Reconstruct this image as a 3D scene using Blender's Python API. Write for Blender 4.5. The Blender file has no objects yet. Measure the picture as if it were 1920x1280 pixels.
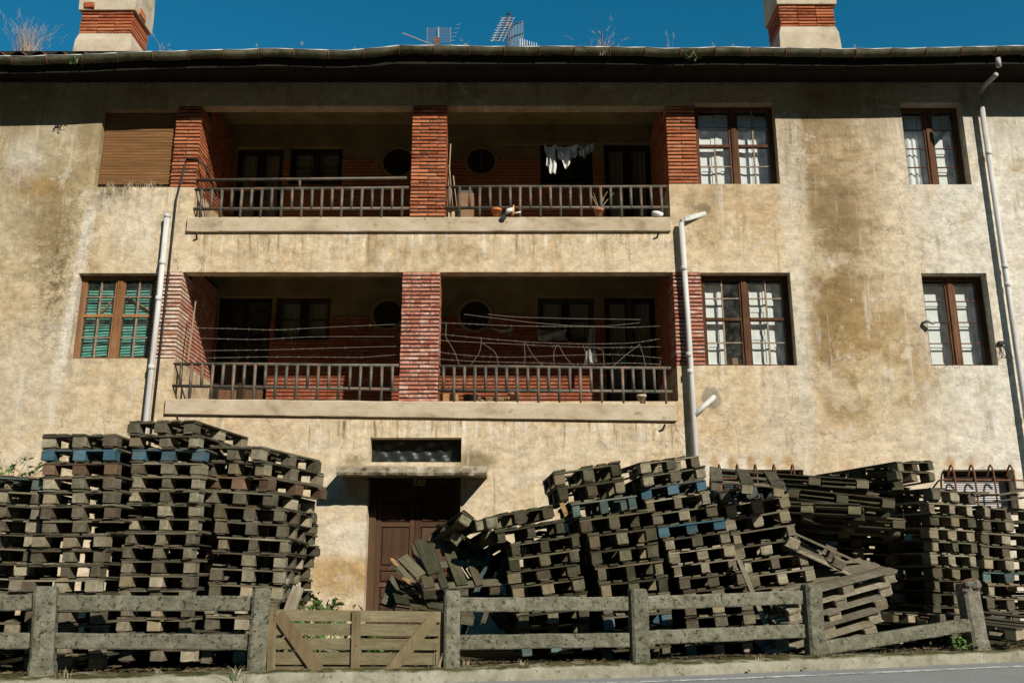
import bpy, math, random
from mathutils import Vector, Matrix, Euler
R = math.radians
rnd = random.Random(21)
S = bpy.context.scene
COL = S.collection

# ------------------------------------------------------------------ camera, sky, sun, exposure
F_PX, PITCH, EYE, CAM_Y = 1735.0, R(14.5), 0.80, -13.2
cam = bpy.data.cameras.new('camera'); cam.sensor_width = 36; cam.sensor_fit = 'HORIZONTAL'
cam.lens = F_PX / 1920 * 36; cam.clip_start = 0.05; cam.clip_end = 3000
cam_o = bpy.data.objects.new('camera', cam); COL.objects.link(cam_o)
cam_o.location = (0, CAM_Y, EYE); cam_o.rotation_euler = (R(90) + PITCH, 0, 0)
S.camera = cam_o

SUN = Vector((0.68, -1.0, 0.765)).normalized()          # towards the sun
world = bpy.data.worlds.new('World'); S.world = world; world.use_nodes = True
wn = world.node_tree; wn.nodes.clear()
sky = wn.nodes.new('ShaderNodeTexSky'); sky.sky_type = 'NISHITA'; sky.sun_disc = False
sky.sun_elevation = math.asin(SUN.z); sky.sun_rotation = math.atan2(SUN.x, SUN.y)
sky.air_density = 1.0; sky.dust_density = 0.0; sky.ozone_density = 4.0
hs = wn.nodes.new('ShaderNodeHueSaturation'); hs.inputs['Saturation'].default_value = 1.33
hs.inputs['Hue'].default_value = 0.475
bg = wn.nodes.new('ShaderNodeBackground'); bg.inputs['Strength'].default_value = 0.088
wo = wn.nodes.new('ShaderNodeOutputWorld')
wn.links.new(sky.outputs[0], hs.inputs['Color']); wn.links.new(hs.outputs[0], bg.inputs[0]); wn.links.new(bg.outputs[0], wo.inputs[0])
sl = bpy.data.lights.new('sun', 'SUN'); sl.energy = 5.0; sl.angle = R(0.5); sl.color = (1.0, 0.93, 0.82)
so = bpy.data.objects.new('sun', sl); COL.objects.link(so)
so.rotation_euler = (-SUN).to_track_quat('-Z', 'Y').to_euler(); so.location = (8, -12, 14)
S.view_settings.view_transform = 'Standard'; S.view_settings.look = 'None'
S.view_settings.exposure = 0.10; S.view_settings.gamma = 1.0
S.cycles.max_bounces = 6; S.cycles.diffuse_bounces = 2; S.cycles.glossy_bounces = 2; S.cycles.transparent_max_bounces = 8; S.cycles.caustics_reflective = False

# ------------------------------------------------------------------ measuring: where a line of sight meets a plane y = Y
CP, SP = math.cos(PITCH), math.sin(PITCH)
def at(px, py, Y=0.0):
    xc, yc = (px - 960) / F_PX, (640 - py) / F_PX
    t = (Y - CAM_Y) / (CP - yc * SP)
    return Vector((t * xc, Y, EYE + t * (SP + yc * CP)))
def rect(xl_t, xr_t, xl_b, xr_b, yt, yb, Y=0.0):
    a, b, c, d = at(xl_t, yt, Y), at(xr_t, yt, Y), at(xl_b, yb, Y), at(xr_b, yb, Y)
    return ((a.x + c.x) / 2, (b.x + d.x) / 2, (c.z + d.z) / 2, (a.z + b.z) / 2)   # x0 x1 z0 z1

# ------------------------------------------------------------------ mesh helpers
class MB:
    def __init__(s): s.v, s.f = [], []
    def add(s, vs, fs):
        n = len(s.v); s.v += [tuple(v) for v in vs]; s.f += [tuple(i + n for i in f) for f in fs]; return s
    def box(s, x0, x1, y0, y1, z0, z1):
        return s.add([(x0,y0,z0),(x1,y0,z0),(x1,y1,z0),(x0,y1,z0),(x0,y0,z1),(x1,y0,z1),(x1,y1,z1),(x0,y1,z1)],
                     [(0,3,2,1),(4,5,6,7),(0,1,5,4),(1,2,6,5),(2,3,7,6),(3,0,4,7)])
    def chbox(s, x0, x1, y0, y1, z0, z1, c, j=0.0, rg=rnd):
        # a box whose front edges are worn round (chamfer c on the y0 side)
        jj = lambda: rg.uniform(-j, j)
        vs = [(x0+jj(),y0+c,z0+jj()),(x1+jj(),y0+c,z0+jj()),(x1,y1,z0),(x0,y1,z0),(x0+jj(),y0+c,z1+jj()),(x1+jj(),y0+c,z1+jj()),(x1,y1,z1),(x0,y1,z1),
              (x0+c+jj(),y0+jj(),z0+c+jj()),(x1-c+jj(),y0+jj(),z0+c+jj()),(x1-c+jj(),y0+jj(),z1-c+jj()),(x0+c+jj(),y0+jj(),z1-c+jj())]
        return s.add(vs, [(0,3,2,1),(4,5,6,7),(1,2,6,5),(2,3,7,6),(3,0,4,7),(8,9,10,11),(0,1,9,8),(1,5,10,9),(5,4,11,10),(4,0,8,11)])
    def bar(s, a, b, w, h, up=(0, 0, 1)):
        a, b = Vector(a), Vector(b); d = (b - a).normalized(); up = Vector(up)
        r = d.cross(up)
        if r.length < 1e-4: r = d.cross(Vector((0, 1, 0)))
        r.normalize(); u = r.cross(d).normalized(); vs = []
        for p in (a, b):
            for i, j in ((-1,-1),(1,-1),(1,1),(-1,1)): vs.append(p + r*(i*w/2) + u*(j*h/2))
        return s.add(vs, [(0,1,2,3),(7,6,5,4),(0,4,5,1),(1,5,6,2),(2,6,7,3),(3,7,4,0)])
    def tube(s, pts, r, n=8, cap=True):
        pts = [Vector(p) for p in pts]; vs, fs = [], []
        rs = r if isinstance(r, (list, tuple)) else [r] * len(pts)
        ref = Vector((0.31, 0.17, 0.93))
        for i, p in enumerate(pts):
            d = (pts[min(i+1, len(pts)-1)] - pts[max(i-1, 0)])
            d = d.normalized() if d.length > 1e-9 else Vector((0, 0, 1))
            q = ref if abs(d.dot(ref)) < 0.95 else Vector((1, 0, 0))
            u = d.cross(q).normalized(); w = d.cross(u)
            for k in range(n):
                a = 2 * math.pi * k / n; vs.append(p + (u * math.cos(a) + w * math.sin(a)) * rs[i])
        for i in range(len(pts) - 1):
            for k in range(n):
                k2 = (k + 1) % n; fs.append((i*n+k, i*n+k2, (i+1)*n+k2, (i+1)*n+k))
        if cap: fs += [tuple(range(n))[::-1], tuple((len(pts)-1)*n + k for k in range(n))]
        return s.add(vs, fs)
    def lathe(s, c, prof, n=16):
        c = Vector(c); vs, fs = [], []
        for r, z in prof:
            for k in range(n):
                a = 2*math.pi*k/n; vs.append(c + Vector((r*math.cos(a), r*math.sin(a), z)))
        for i in range(len(prof)-1):
            for k in range(n):
                k2 = (k+1) % n; fs.append((i*n+k, i*n+k2, (i+1)*n+k2, (i+1)*n+k))
        fs.append(tuple(range(n))[::-1])
        return s.add(vs, fs)
    def mesh(s, name, mat, smooth=False):
        me = bpy.data.meshes.new(name); me.from_pydata(s.v, [], s.f); me.update()
        if mat: me.materials.append(mat)
        if smooth: me.polygons.foreach_set('use_smooth', [True] * len(me.polygons))
        return me
    def build(s, name, mat, parent=None, smooth=False, kind=None):
        return obj(name, s.mesh(name, mat, smooth), parent, kind)
def obj(name, me, parent=None, kind=None):
    o = bpy.data.objects.new(name, me); COL.objects.link(o)
    if parent: o.parent = parent
    if kind: o['kind'] = kind
    return o
def tag(o, label=None, cat=None, group=None, kind=None):
    if label: o['label'] = label
    if cat: o['category'] = cat
    if group: o['group'] = group
    if kind: o['kind'] = kind
    return o
def empty(name, loc=(0, 0, 0), parent=None):
    o = bpy.data.objects.new(name, None); COL.objects.link(o); o.location = loc; o.empty_display_size = 0.1
    if parent: o.parent = parent
    return o
ORD = ['topmost', 'second', 'third', 'fourth', 'fifth', 'sixth', 'seventh', 'eighth', 'ninth', 'tenth', 'eleventh', 'twelfth',
       'thirteenth', 'fourteenth', 'fifteenth', 'sixteenth', 'seventeenth', 'eighteenth', 'nineteenth', 'twentieth']

# ------------------------------------------------------------------ material helpers
class NB:
    def __init__(s, name):
        s.m = bpy.data.materials.new(name); s.m.use_nodes = True; s.t = s.m.node_tree; s.t.nodes.clear()
        s.out = s.t.nodes.new('ShaderNodeOutputMaterial')
    def n(s, typ): return s.t.nodes.new(typ)
    def put(s, sock, v):
        if isinstance(v, bpy.types.NodeSocket): s.t.links.new(v, sock)
        elif v is not None:
            if sock.type == 'RGBA' and len(v) == 3: v = (*v, 1)
            sock.default_value = v
    def coord(s, k='Object'): return s.n('ShaderNodeTexCoord').outputs[k]
    def rand(s): return s.n('ShaderNodeObjectInfo').outputs['Random']
    def math(s, op, a, b=0.0, c=0.0, clamp=False):
        n = s.n('ShaderNodeMath'); n.operation = op; n.use_clamp = clamp
        s.put(n.inputs[0], a); s.put(n.inputs[1], b); s.put(n.inputs[2], c); return n.outputs[0]
    def mul(s, a, b): return s.math('MULTIPLY', a, b)
    def addm(s, a, b): return s.math('ADD', a, b)
    def vm(s, op, a, b=(0, 0, 0)):
        n = s.n('ShaderNodeVectorMath'); n.operation = op; s.put(n.inputs[0], a); s.put(n.inputs[1], b)
        return n.outputs['Value' if op in ('LENGTH', 'DOT_PRODUCT', 'DISTANCE') else 'Vector']
    def sep(s, v): n = s.n('ShaderNodeSeparateXYZ'); s.put(n.inputs[0], v); return n.outputs
    def comb(s, x, y, z):
        n = s.n('ShaderNodeCombineXYZ')
        for i, q in enumerate((x, y, z)): s.put(n.inputs[i], q)
        return n.outputs[0]
    def noise(s, v, scale, detail=4, rough=0.55, dist=0.0, col=False):
        n = s.n('ShaderNodeTexNoise'); s.put(n.inputs['Vector'], v); n.inputs['Scale'].default_value = scale
        n.inputs['Detail'].default_value = detail; n.inputs['Roughness'].default_value = rough; n.inputs['Distortion'].default_value = dist
        return n.outputs['Color' if col else 'Fac']
    def voro(s, v, scale, feat='F1', rnd_=1.0):
        n = s.n('ShaderNodeTexVoronoi'); n.feature = feat; s.put(n.inputs['Vector'], v); n.inputs['Scale'].default_value = scale
        n.inputs['Randomness'].default_value = rnd_
        return n.outputs['Distance']
    def step(s, v, a, b, lo=0.0, hi=1.0):
        n = s.n('ShaderNodeMapRange'); n.interpolation_type = 'SMOOTHSTEP'; s.put(n.inputs[0], v)
        for i, q in ((1, a), (2, b), (3, lo), (4, hi)): s.put(n.inputs[i], q)
        return n.outputs[0]
    def ramp(s, f, stops):
        n = s.n('ShaderNodeValToRGB'); s.put(n.inputs[0], f); e = n.color_ramp.elements
        while len(e) < len(stops): e.new(0.5)
        for k, (p, c) in zip(e, stops): k.position = p; k.color = (*c, 1)
        return n.outputs[0]
    def mix(s, f, a, b, blend='MIX'):
        n = s.n('ShaderNodeMix'); n.data_type = 'RGBA'; n.blend_type = blend
        s.put(n.inputs[0], f); s.put(n.inputs[6], a); s.put(n.inputs[7], b); return n.outputs[2]
    def bump(s, h, dist=0.01, strength=1.0):
        n = s.n('ShaderNodeBump'); n.inputs['Strength'].default_value = strength; n.inputs['Distance'].default_value = dist
        s.put(n.inputs['Height'], h); return n.outputs[0]
    def pbr(s, col, rough=0.85, bump=None, spec=0.3, metal=0.0, alpha=None, trans=None):
        n = s.n('ShaderNodeBsdfPrincipled'); s.put(n.inputs['Base Color'], col); s.put(n.inputs['Roughness'], rough)
        n.inputs['Specular IOR Level'].default_value = spec; n.inputs['Metallic'].default_value = metal
        if bump: s.put(n.inputs['Normal'], bump)
        s.t.links.new(n.outputs[0], s.out.inputs[0]); return s.m

def blob(nb, x, z, wob, cx, cz, rx, rz, soft=0.35):
    dx = nb.math('DIVIDE', nb.math('SUBTRACT', x, cx), rx); dz = nb.math('DIVIDE', nb.math('SUBTRACT', z, cz), rz)
    d = nb.math('SQRT', nb.addm(nb.mul(dx, dx), nb.mul(dz, dz)))
    d = nb.addm(d, wob)
    return nb.step(d, 1 + soft, 1 - soft)

def plaster_material():
    nb = NB('weathered_plaster'); P = nb.coord('Object'); x, y, z = nb.sep(P)
    big = nb.noise(P, 0.55, 5, 0.62, 0.0)
    mid = nb.noise(P, 2.2, 7, 0.68, 0.0)
    fine = nb.noise(P, 14, 5, 0.7)
    hz = nb.noise(nb.vm('MULTIPLY', P, (1.0, 1, 2.6)), 1.5, 7, 0.72, 0.0)      # trowel-wide horizontal smears
    vz = nb.noise(nb.vm('MULTIPLY', P, (7.0, 1, 0.55)), 1.5, 5, 0.65, 0.15)    # rain runs
    wob = nb.mul(nb.math('SUBTRACT', mid, 0.5), 1.5)
    wobf = nb.mul(nb.math('SUBTRACT', hz, 0.5), 1.3)
    cream, warm, ochre = (0.60, 0.495, 0.35), (0.52, 0.385, 0.235), (0.33, 0.215, 0.085)
    greyw, grey, dark = (0.58, 0.55, 0.47), (0.40, 0.38, 0.32), (0.085, 0.075, 0.04)
    c = nb.ramp(nb.addm(nb.mul(big, 0.6), nb.mul(mid, 0.4)), [(0.30, warm), (0.50, cream), (0.62, warm), (0.74, cream)])
    # left third: greyed plaster with ochre lower skin
    lx = nb.step(x, at(330, 400).x, at(60, 400).x)
    c = nb.mix(nb.mul(lx, nb.step(nb.addm(hz, nb.mul(z, 0.05)), 0.62, 0.86)), c, (0.43, 0.36, 0.23))
    # right part: greyish lime wash, most at the far right
    rx = nb.step(nb.addm(x, nb.mul(wobf, 0.9)), at(1540, 500).x, at(1840, 500).x)
    c = nb.mix(nb.mul(rx, 0.8), c, greyw)
    low = nb.mul(nb.step(z, at(0, 740).z, at(0, 880).z), nb.step(hz, 0.42, 0.6))
    c = nb.mix(nb.mul(low, 0.7), c, (0.64, 0.58, 0.47))
    # big ochre patch with a crisp left edge
    p0, p1 = at(1512, 190), at(1512, 830)
    ex = nb.addm(x, nb.mul(nb.math('SUBTRACT', mid, 0.5), 0.16))
    band = nb.mul(nb.step(ex, at(1508, 500).x, at(1535, 500).x), nb.step(nb.addm(x, nb.mul(wobf, 1.0)), at(1770, 500).x, at(1560, 500).x))
    band = nb.mul(band, nb.step(nb.addm(z, nb.mul(wob, 0.35)), at(0, 820).z, at(0, 760).z))
    c = nb.mix(nb.mul(band, nb.step(hz, 0.30, 0.62, 0.98, 0.42)), c, (0.215, 0.14, 0.056))
    def spot(px, py, rx_, rz_, col, amt, tex=None, soft=0.5):
        nonlocal c
        q = at(px, py); f = nb.mul(blob(nb, x, z, wob if tex is None else tex, q.x, q.z, rx_, rz_, soft), amt); c = nb.mix(f, c, col)
    spot(1560, 430, 0.45, 1.0, (0.19, 0.14, 0.068), 0.7)
    spot(1560, 600, 0.45, 1.1, (0.22, 0.145, 0.058), 0.75, wobf)
    spot(1660, 640, 0.6, 0.8, (0.36, 0.245, 0.11), 0.6, wobf)
    spot(1400, 420, 0.7, 0.5, (0.47, 0.34, 0.19), 0.6)
    spot(1650, 700, 0.9, 0.6, (0.35, 0.25, 0.115), 0.5, wobf)
    spot(1870, 300, 0.5, 0.6, (0.36, 0.25, 0.11), 0.8, wobf)
    spot(1830, 330, 0.22, 0.6, greyw, 0.8)
    spot(1480, 300, 0.22, 1.0, (0.50, 0.46, 0.38), 0.85)
    spot(1500, 600, 0.13, 1.9, greyw, 0.9, None, 0.6)
    spot(1475, 790, 0.35, 0.8, (0.58, 0.52, 0.42), 0.7)
    spot(135, 290, 0.55, 0.75, (0.29, 0.23, 0.125), 0.75, wobf)
    spot(265, 430, 0.6, 0.6, (0.60, 0.53, 0.41), 0.6)
    spot(40, 330, 0.75, 1.1, (0.36, 0.31, 0.21), 0.7)
    spot(90, 430, 0.35, 0.7, (0.20, 0.165, 0.085), nb.step(nb.noise(P, 5, 7, 0.75), 0.38, 0.62, 0, 0.75))
    spot(108, 520, 0.22, 0.9, (0.13, 0.115, 0.06), nb.step(nb.noise(P, 7, 7, 0.75), 0.42, 0.6, 0, 0.9), wobf)
    spot(75, 350, 0.4, 0.18, (0.33, 0.20, 0.06), 0.7)
    spot(45, 300, 0.3, 0.4, (0.56, 0.54, 0.48), 0.6)
    spot(60, 700, 0.7, 0.8, (0.52, 0.47, 0.38), 0.6, wobf)
    spot(215, 375, 0.26, 0.22, (0.09, 0.08, 0.045), 0.85)
    spot(210, 460, 0.14, 0.22, (0.30, 0.16, 0.045), 0.75)
    spot(175, 495, 0.2, 0.13, (0.32, 0.18, 0.06), 0.6)
    spot(250, 420, 0.35, 0.35, (0.62, 0.58, 0.50), 0.5, nb.mul(nb.math('SUBTRACT', vz, 0.5), 3.0))
    # the paler repaired strip running down the left, slightly slanted
    sx = nb.math('ABSOLUTE', nb.math('SUBTRACT', nb.addm(x, nb.mul(nb.math('SUBTRACT', mid, 0.5), 0.12)), nb.addm(nb.mul(z, 0.075), at(137, 560).x - 0.075 * at(137, 560).z)))
    strip = nb.mul(nb.step(sx, 0.13, 0.03), nb.mul(nb.step(z, at(0, 350).z, at(0, 420).z), nb.step(z, at(0, 760).z, at(0, 650).z)))
    c = nb.mix(nb.mul(strip, 0.85), c, (0.66, 0.63, 0.57))
    # rain runs below the slabs, the sills and the gutter
    def runs(y0, y1, amt, x0=-99, x1=99):
        nonlocal c
        m = nb.mul(nb.step(z, at(0, y1).z, at(0, y0).z), nb.step(z, at(0, y0).z + 0.03, at(0, y0).z))
        m = nb.mul(m, nb.mul(nb.math('GREATER_THAN', x, x0), nb.math('LESS_THAN', x, x1)))
        c = nb.mix(nb.mul(nb.mul(m, nb.step(vz, 0.53, 0.61)), amt), c, (0.72, 0.69, 0.62))
        c = nb.mix(nb.mul(nb.mul(m, nb.step(vz, 0.45, 0.36)), amt), c, (0.17, 0.13, 0.075))
    runs(790, 880, 0.85, at(580, 800).x, at(1300, 800).x)
    runs(434, 520, 0.75, at(350, 450).x, at(1262, 450).x)
    runs(345, 460, 0.5, at(160, 400).x, at(340, 400).x)
    runs(686, 800, 0.35, at(1300, 700).x, at(1500, 700).x)
    spot(640, 1080, 0.5, 0.28, (0.40, 0.25, 0.09), 0.8)
    spot(660, 1010, 0.4, 0.25, (0.68, 0.63, 0.54), 0.6)
    spot(890, 865, 0.28, 0.13, (0.16, 0.13, 0.06), 0.8)
    spot(670, 865, 0.16, 0.10, (0.16, 0.13, 0.06), 0.7)
    spot(1335, 745, 0.13, 0.16, (0.25, 0.23, 0.19), 0.9, None, 0.2)
    spot(1318, 392, 0.12, 0.09, (0.20, 0.18, 0.13), 0.9, None, 0.2)
    spot(305, 415, 0.11, 0.16, (0.33, 0.30, 0.24), 0.9, None, 0.2)
    spot(1380, 880, 0.6, 0.2, (0.68, 0.64, 0.56), 0.8)
    for ax in (1340, 1374, 1408, 1442, 1478, 1782, 1820, 1857, 1892): spot(ax, 866, 0.07, 0.10, (0.42, 0.26, 0.10), 0.7)
    b2 = nb.noise(nb.vm('MULTIPLY', P, (1.0, 1, 0.8)), 0.62, 6, 0.66, 0.0)
    c = nb.mix(nb.step(b2, 0.50, 0.60, 0.0, 0.62), c, (0.65, 0.565, 0.425))
    c = nb.mix(nb.mul(nb.step(b2, 0.47, 0.36), nb.step(z, at(0, 760).z, at(0, 600).z, 0.1, 0.55)), c, (0.27, 0.19, 0.095))
    fr_ = nb.mul(nb.step(x, at(1660, 500).x, at(1840, 500).x), nb.step(mid, 0.36, 0.52)); c = nb.mix(nb.mul(fr_, 0.8), c, (0.68, 0.67, 0.63))
    mot = nb.noise(nb.vm('MULTIPLY', P, (1.0, 1, 1.35)), 4.6, 12, 0.82, 0.0); brush = nb.noise(nb.vm('MULTIPLY', P, (0.8, 1, 9.0)), 2.4, 5, 0.7, 0.3)
    k = nb.addm(nb.step(mot, 0.33, 0.64, 0.66, 1.26), nb.mul(nb.math('SUBTRACT', brush, 0.5), nb.step(x, -1.0, 4.0, 0.10, 0.26)))
    c = nb.mix(1.0, c, nb.comb(k, nb.mul(k, 0.965), nb.mul(k, 0.90)), 'MULTIPLY')
    # long rain runs from the eave and through the whole height, broken up
    vz2 = nb.noise(nb.vm('MULTIPLY', P, (2.6, 1, 0.22)), 1.7, 6, 0.7, 0.0); brk = nb.noise(P, 0.8, 4, 0.6)
    c = nb.mix(nb.mul(nb.mul(nb.step(vz2, 0.55, 0.68), nb.step(brk, 0.42, 0.6)), 0.7), c, (0.67, 0.63, 0.54))
    c = nb.mix(nb.mul(nb.mul(nb.step(vz2, 0.46, 0.34), nb.step(brk, 0.60, 0.42)), 0.62), c, (0.24, 0.175, 0.09))
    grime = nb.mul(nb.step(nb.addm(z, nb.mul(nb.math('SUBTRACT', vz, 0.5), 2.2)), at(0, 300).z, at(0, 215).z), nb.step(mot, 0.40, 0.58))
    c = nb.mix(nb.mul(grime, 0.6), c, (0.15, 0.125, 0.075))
    # pitting and lost skin
    pit = nb.mul(nb.step(nb.noise(P, 3.0, 9, 0.72), 0.55, 0.60), nb.step(nb.noise(P, 0.7, 3, 0.5), 0.40, 0.58))
    c = nb.mix(nb.mul(pit, 0.6), c, (0.64, 0.58, 0.47))
    mould = nb.mul(nb.step(nb.noise(P, 9, 8, 0.8), 0.60, 0.72), nb.step(nb.noise(P, 0.9, 3, 0.5), 0.50, 0.64))
    c = nb.mix(nb.mul(mould, 0.7), c, dark)
    speck = nb.noise(P, 34, 6, 0.8)
    c = nb.mix(nb.step(fine, 0.35, 0.75, 0.0, 0.25), c, (0.22, 0.17, 0.10)); c = nb.mix(nb.step(speck, 0.56, 0.68, 0.0, 0.4), c, (0.16, 0.12, 0.07))
    # cracks
    wv = nb.vm('ADD', nb.vm('MULTIPLY', P, (1, 1, 1)), nb.vm('MULTIPLY', nb.noise(P, 3.0, 5, 0.6, 0, True), (0.5, 0.5, 0.5)))
    cd = nb.voro(wv, 1.15, 'DISTANCE_TO_EDGE'); cf = nb.voro(wv, 6.0, 'DISTANCE_TO_EDGE')
    wide = nb.mul(nb.step(cd, 0.006, 0.001), nb.step(nb.noise(P, 0.9, 2), 0.52, 0.60))
    q = at(125, 500); q2 = at(1500, 260)
    zone = nb.math('MAXIMUM', blob(nb, x, z, wob, q.x, q.z, 0.45, 1.5), blob(nb, x, z, wob, q2.x, q2.z, 0.4, 0.8))
    fcr = nb.mul(nb.step(cf, 0.030, 0.006), zone)
    crack = nb.math('MAXIMUM', wide, nb.mul(fcr, 0.8))
    c = nb.mix(nb.mul(crack, 0.5), c, (0.11, 0.085, 0.05))
    h = nb.addm(nb.mul(fine, 0.9), nb.mul(nb.noise(P, 3.0, 4, 0.7), 1.8))
    h = nb.math('SUBTRACT', h, nb.mul(crack, 0.5))
    return nb.pbr(c, 0.92, nb.bump(h, 0.012, 0.8), 0.15)

def simple(name, stops, scale=4, rough=0.85, bump=0.004, stretch=(1, 1, 1), spec=0.25, vary=0.0, metal=0.0, detail=6, spots=None):
    nb = NB(name); P = nb.coord('Object'); r = nb.rand()
    V = nb.vm('ADD', P, nb.comb(nb.mul(r, 31), nb.mul(r, 17), nb.mul(r, 53)))
    V = nb.vm('MULTIPLY', V, stretch)
    f = nb.noise(V, scale, detail, 0.65, 0.3); c = nb.ramp(f, stops)
    if spots:
        col, sc, a, b = spots; c = nb.mix(nb.step(nb.noise(V, sc, 6, 0.7), a, b), c, col)
    if vary:
        k = nb.addm(1 - vary / 2, nb.mul(r, vary)); c = nb.mix(1.0, c, nb.comb(k, k, k), 'MULTIPLY')
    return nb.pbr(c, rough, nb.bump(nb.noise(V, scale * 3, 5, 0.7), bump, 0.9), spec, metal)

def brick_material(name, stops, frost, amount):
    nb = NB(name); P = nb.coord('Object'); r = nb.rand()
    V = nb.vm('ADD', P, nb.comb(nb.mul(r, 31), nb.mul(r, 17), nb.mul(r, 53)))
    n1 = nb.noise(V, 9, 6, 0.7, 0.4)
    c = nb.ramp(nb.addm(nb.mul(n1, 0.5), nb.mul(r, 0.55)), stops)
    c = nb.mix(nb.mul(nb.step(nb.noise(V, 5, 7, 0.75, 0.5), 0.46, 0.66), amount), c, frost)
    c = nb.mix(nb.step(nb.noise(V, 30, 4, 0.7), 0.60, 0.74, 0, 0.7), c, (0.05, 0.03, 0.02))
    return nb.pbr(c, 0.9, nb.bump(nb.noise(V, 40, 5, 0.75), 0.004, 0.9), 0.15)

def wood_material(name, dark, mid, light, moss=(0.05, 0.06, 0.02), moss_amt=0.5, vary=0.9, long_axis=1, grain=26):
    nb = NB(name); P = nb.coord('Object'); r = nb.rand()
    V = nb.vm('ADD', P, nb.comb(nb.mul(r, 71), nb.mul(r, 37), nb.mul(r, 93)))
    st = [grain, grain, grain]; st[long_axis] = grain * 0.06
    g = nb.noise(nb.vm('MULTIPLY', V, tuple(q / 10 for q in st)), 8, 6, 0.7, 0.6)
    n2 = nb.noise(V, 3.2, 5, 0.65)
    c = nb.ramp(nb.addm(nb.mul(g, 0.6), nb.mul(n2, 0.4)), [(0.28, dark), (0.50, mid), (0.72, light)])
    r2 = nb.math('FRACT', nb.mul(r, 13.7)); r3 = nb.math('FRACT', nb.mul(r, 71.3))
    c = nb.mix(nb.mul(nb.step(r2, 0.55, 0.95), 0.35), c, (0.17, 0.11, 0.06))           # some pieces browner
    c = nb.mix(nb.mul(nb.step(nb.noise(V, 2.6, 6, 0.7), 0.48, 0.68), nb.mul(r3, moss_amt)), c, moss)
    k = nb.addm(1 - vary * 0.55, nb.mul(nb.math('POWER', nb.math('FRACT', nb.mul(r, 29.3)), 1.7), vary * 1.45)); c = nb.mix(1.0, c, nb.comb(k, k, k), 'MULTIPLY')
    c = nb.mix(nb.step(nb.noise(V, 24, 4, 0.7), 0.62, 0.76, 0, 0.8), c, (0.018, 0.015, 0.01))
    return nb.pbr(c, 0.9, nb.bump(g, 0.006, 1.0), 0.12)

def glass_material():
    nb = NB('window_glass'); tr = nb.n('ShaderNodeBsdfTransparent'); tr.inputs[0].default_value = (0.94, 0.97, 0.96, 1)
    gl = nb.n('ShaderNodeBsdfGlossy'); gl.inputs['Roughness'].default_value = 0.03
    P = nb.coord('Object'); nb.put(gl.inputs['Normal'], nb.bump(nb.noise(P, 3, 2), 0.004, 0.5))
    lw_ = nb.n('ShaderNodeLayerWeight'); frs = nb.addm(0.035, nb.mul(nb.math('POWER', lw_.outputs['Facing'], 5.0), 0.8))
    dirt = nb.n('ShaderNodeBsdfDiffuse'); dirt.inputs[0].default_value = (0.5, 0.5, 0.45, 1)
    m1 = nb.n('ShaderNodeMixShader'); m2 = nb.n('ShaderNodeMixShader')
    nb.put(m1.inputs[0], nb.step(nb.noise(P, 6, 6, 0.7), 0.35, 0.8, 0.02, 0.16)); nb.t.links.new(tr.outputs[0], m1.inputs[1]); nb.t.links.new(dirt.outputs[0], m1.inputs[2])
    nb.put(m2.inputs[0], frs); nb.t.links.new(m1.outputs[0], m2.inputs[1]); nb.t.links.new(gl.outputs[0], m2.inputs[2])
    nb.t.links.new(m2.outputs[0], nb.out.inputs[0]); return nb.m

M = {}
M['plaster'] = plaster_material()
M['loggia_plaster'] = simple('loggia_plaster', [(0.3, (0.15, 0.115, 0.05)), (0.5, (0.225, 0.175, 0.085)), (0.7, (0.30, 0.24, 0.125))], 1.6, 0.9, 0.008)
M['slab'] = simple('slab_concrete', [(0.25, (0.22, 0.17, 0.10)), (0.45, (0.46, 0.37, 0.25)), (0.7, (0.60, 0.52, 0.39))], 2.6, 0.9, 0.010, (0.7, 1, 1.2), spots=((0.14, 0.11, 0.06), 4.5, 0.60, 0.72))
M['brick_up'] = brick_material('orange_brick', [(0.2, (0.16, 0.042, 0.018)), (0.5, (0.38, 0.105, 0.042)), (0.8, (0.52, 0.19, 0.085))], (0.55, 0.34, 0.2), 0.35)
M['brick_low'] = brick_material('frosted_brick', [(0.2, (0.26, 0.07, 0.04)), (0.5, (0.42, 0.145, 0.09)), (0.8, (0.52, 0.24, 0.16))], (0.64, 0.46, 0.38), 0.9)
M['brick_pale'] = brick_material('lime_frosted_brick', [(0.2, (0.36, 0.13, 0.075)), (0.5, (0.54, 0.30, 0.2)), (0.8, (0.64, 0.46, 0.34))], (0.74, 0.64, 0.53), 1.0)
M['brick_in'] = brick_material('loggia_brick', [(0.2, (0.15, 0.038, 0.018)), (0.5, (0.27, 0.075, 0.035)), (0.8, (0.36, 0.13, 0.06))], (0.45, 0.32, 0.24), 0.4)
M['mortar'] = simple('mortar', [(0.3, (0.03, 0.02, 0.014)), (0.7, (0.08, 0.055, 0.04))], 12, 0.95, 0.006)
M['frame'] = wood_material('brown_window_wood', (0.04, 0.019, 0.011), (0.105, 0.05, 0.027), (0.19, 0.105, 0.06), moss_amt=0.15, vary=0.4, long_axis=2)
M['frame_old'] = wood_material('peeling_window_wood', (0.13, 0.055, 0.02), (0.27, 0.13, 0.055), (0.40, 0.24, 0.14), moss_amt=0.2, vary=0.4, long_axis=2)
M['frame_dark'] = wood_material('dark_door_wood', (0.012, 0.01, 0.007), (0.03, 0.022, 0.014), (0.055, 0.04, 0.025), moss_amt=0.1, vary=0.3, long_axis=2)
M['door'] = wood_material('house_door_wood', (0.035, 0.017, 0.010), (0.075, 0.039, 0.024), (0.13, 0.075, 0.05), moss_amt=0.15, vary=0.3, long_axis=2)
M['muntin'] = simple('muntin_paint', [(0.3, (0.16, 0.10, 0.06)), (0.7, (0.40, 0.32, 0.24))], 20, 0.8, 0.002)
M['glass'] = glass_material()
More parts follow.
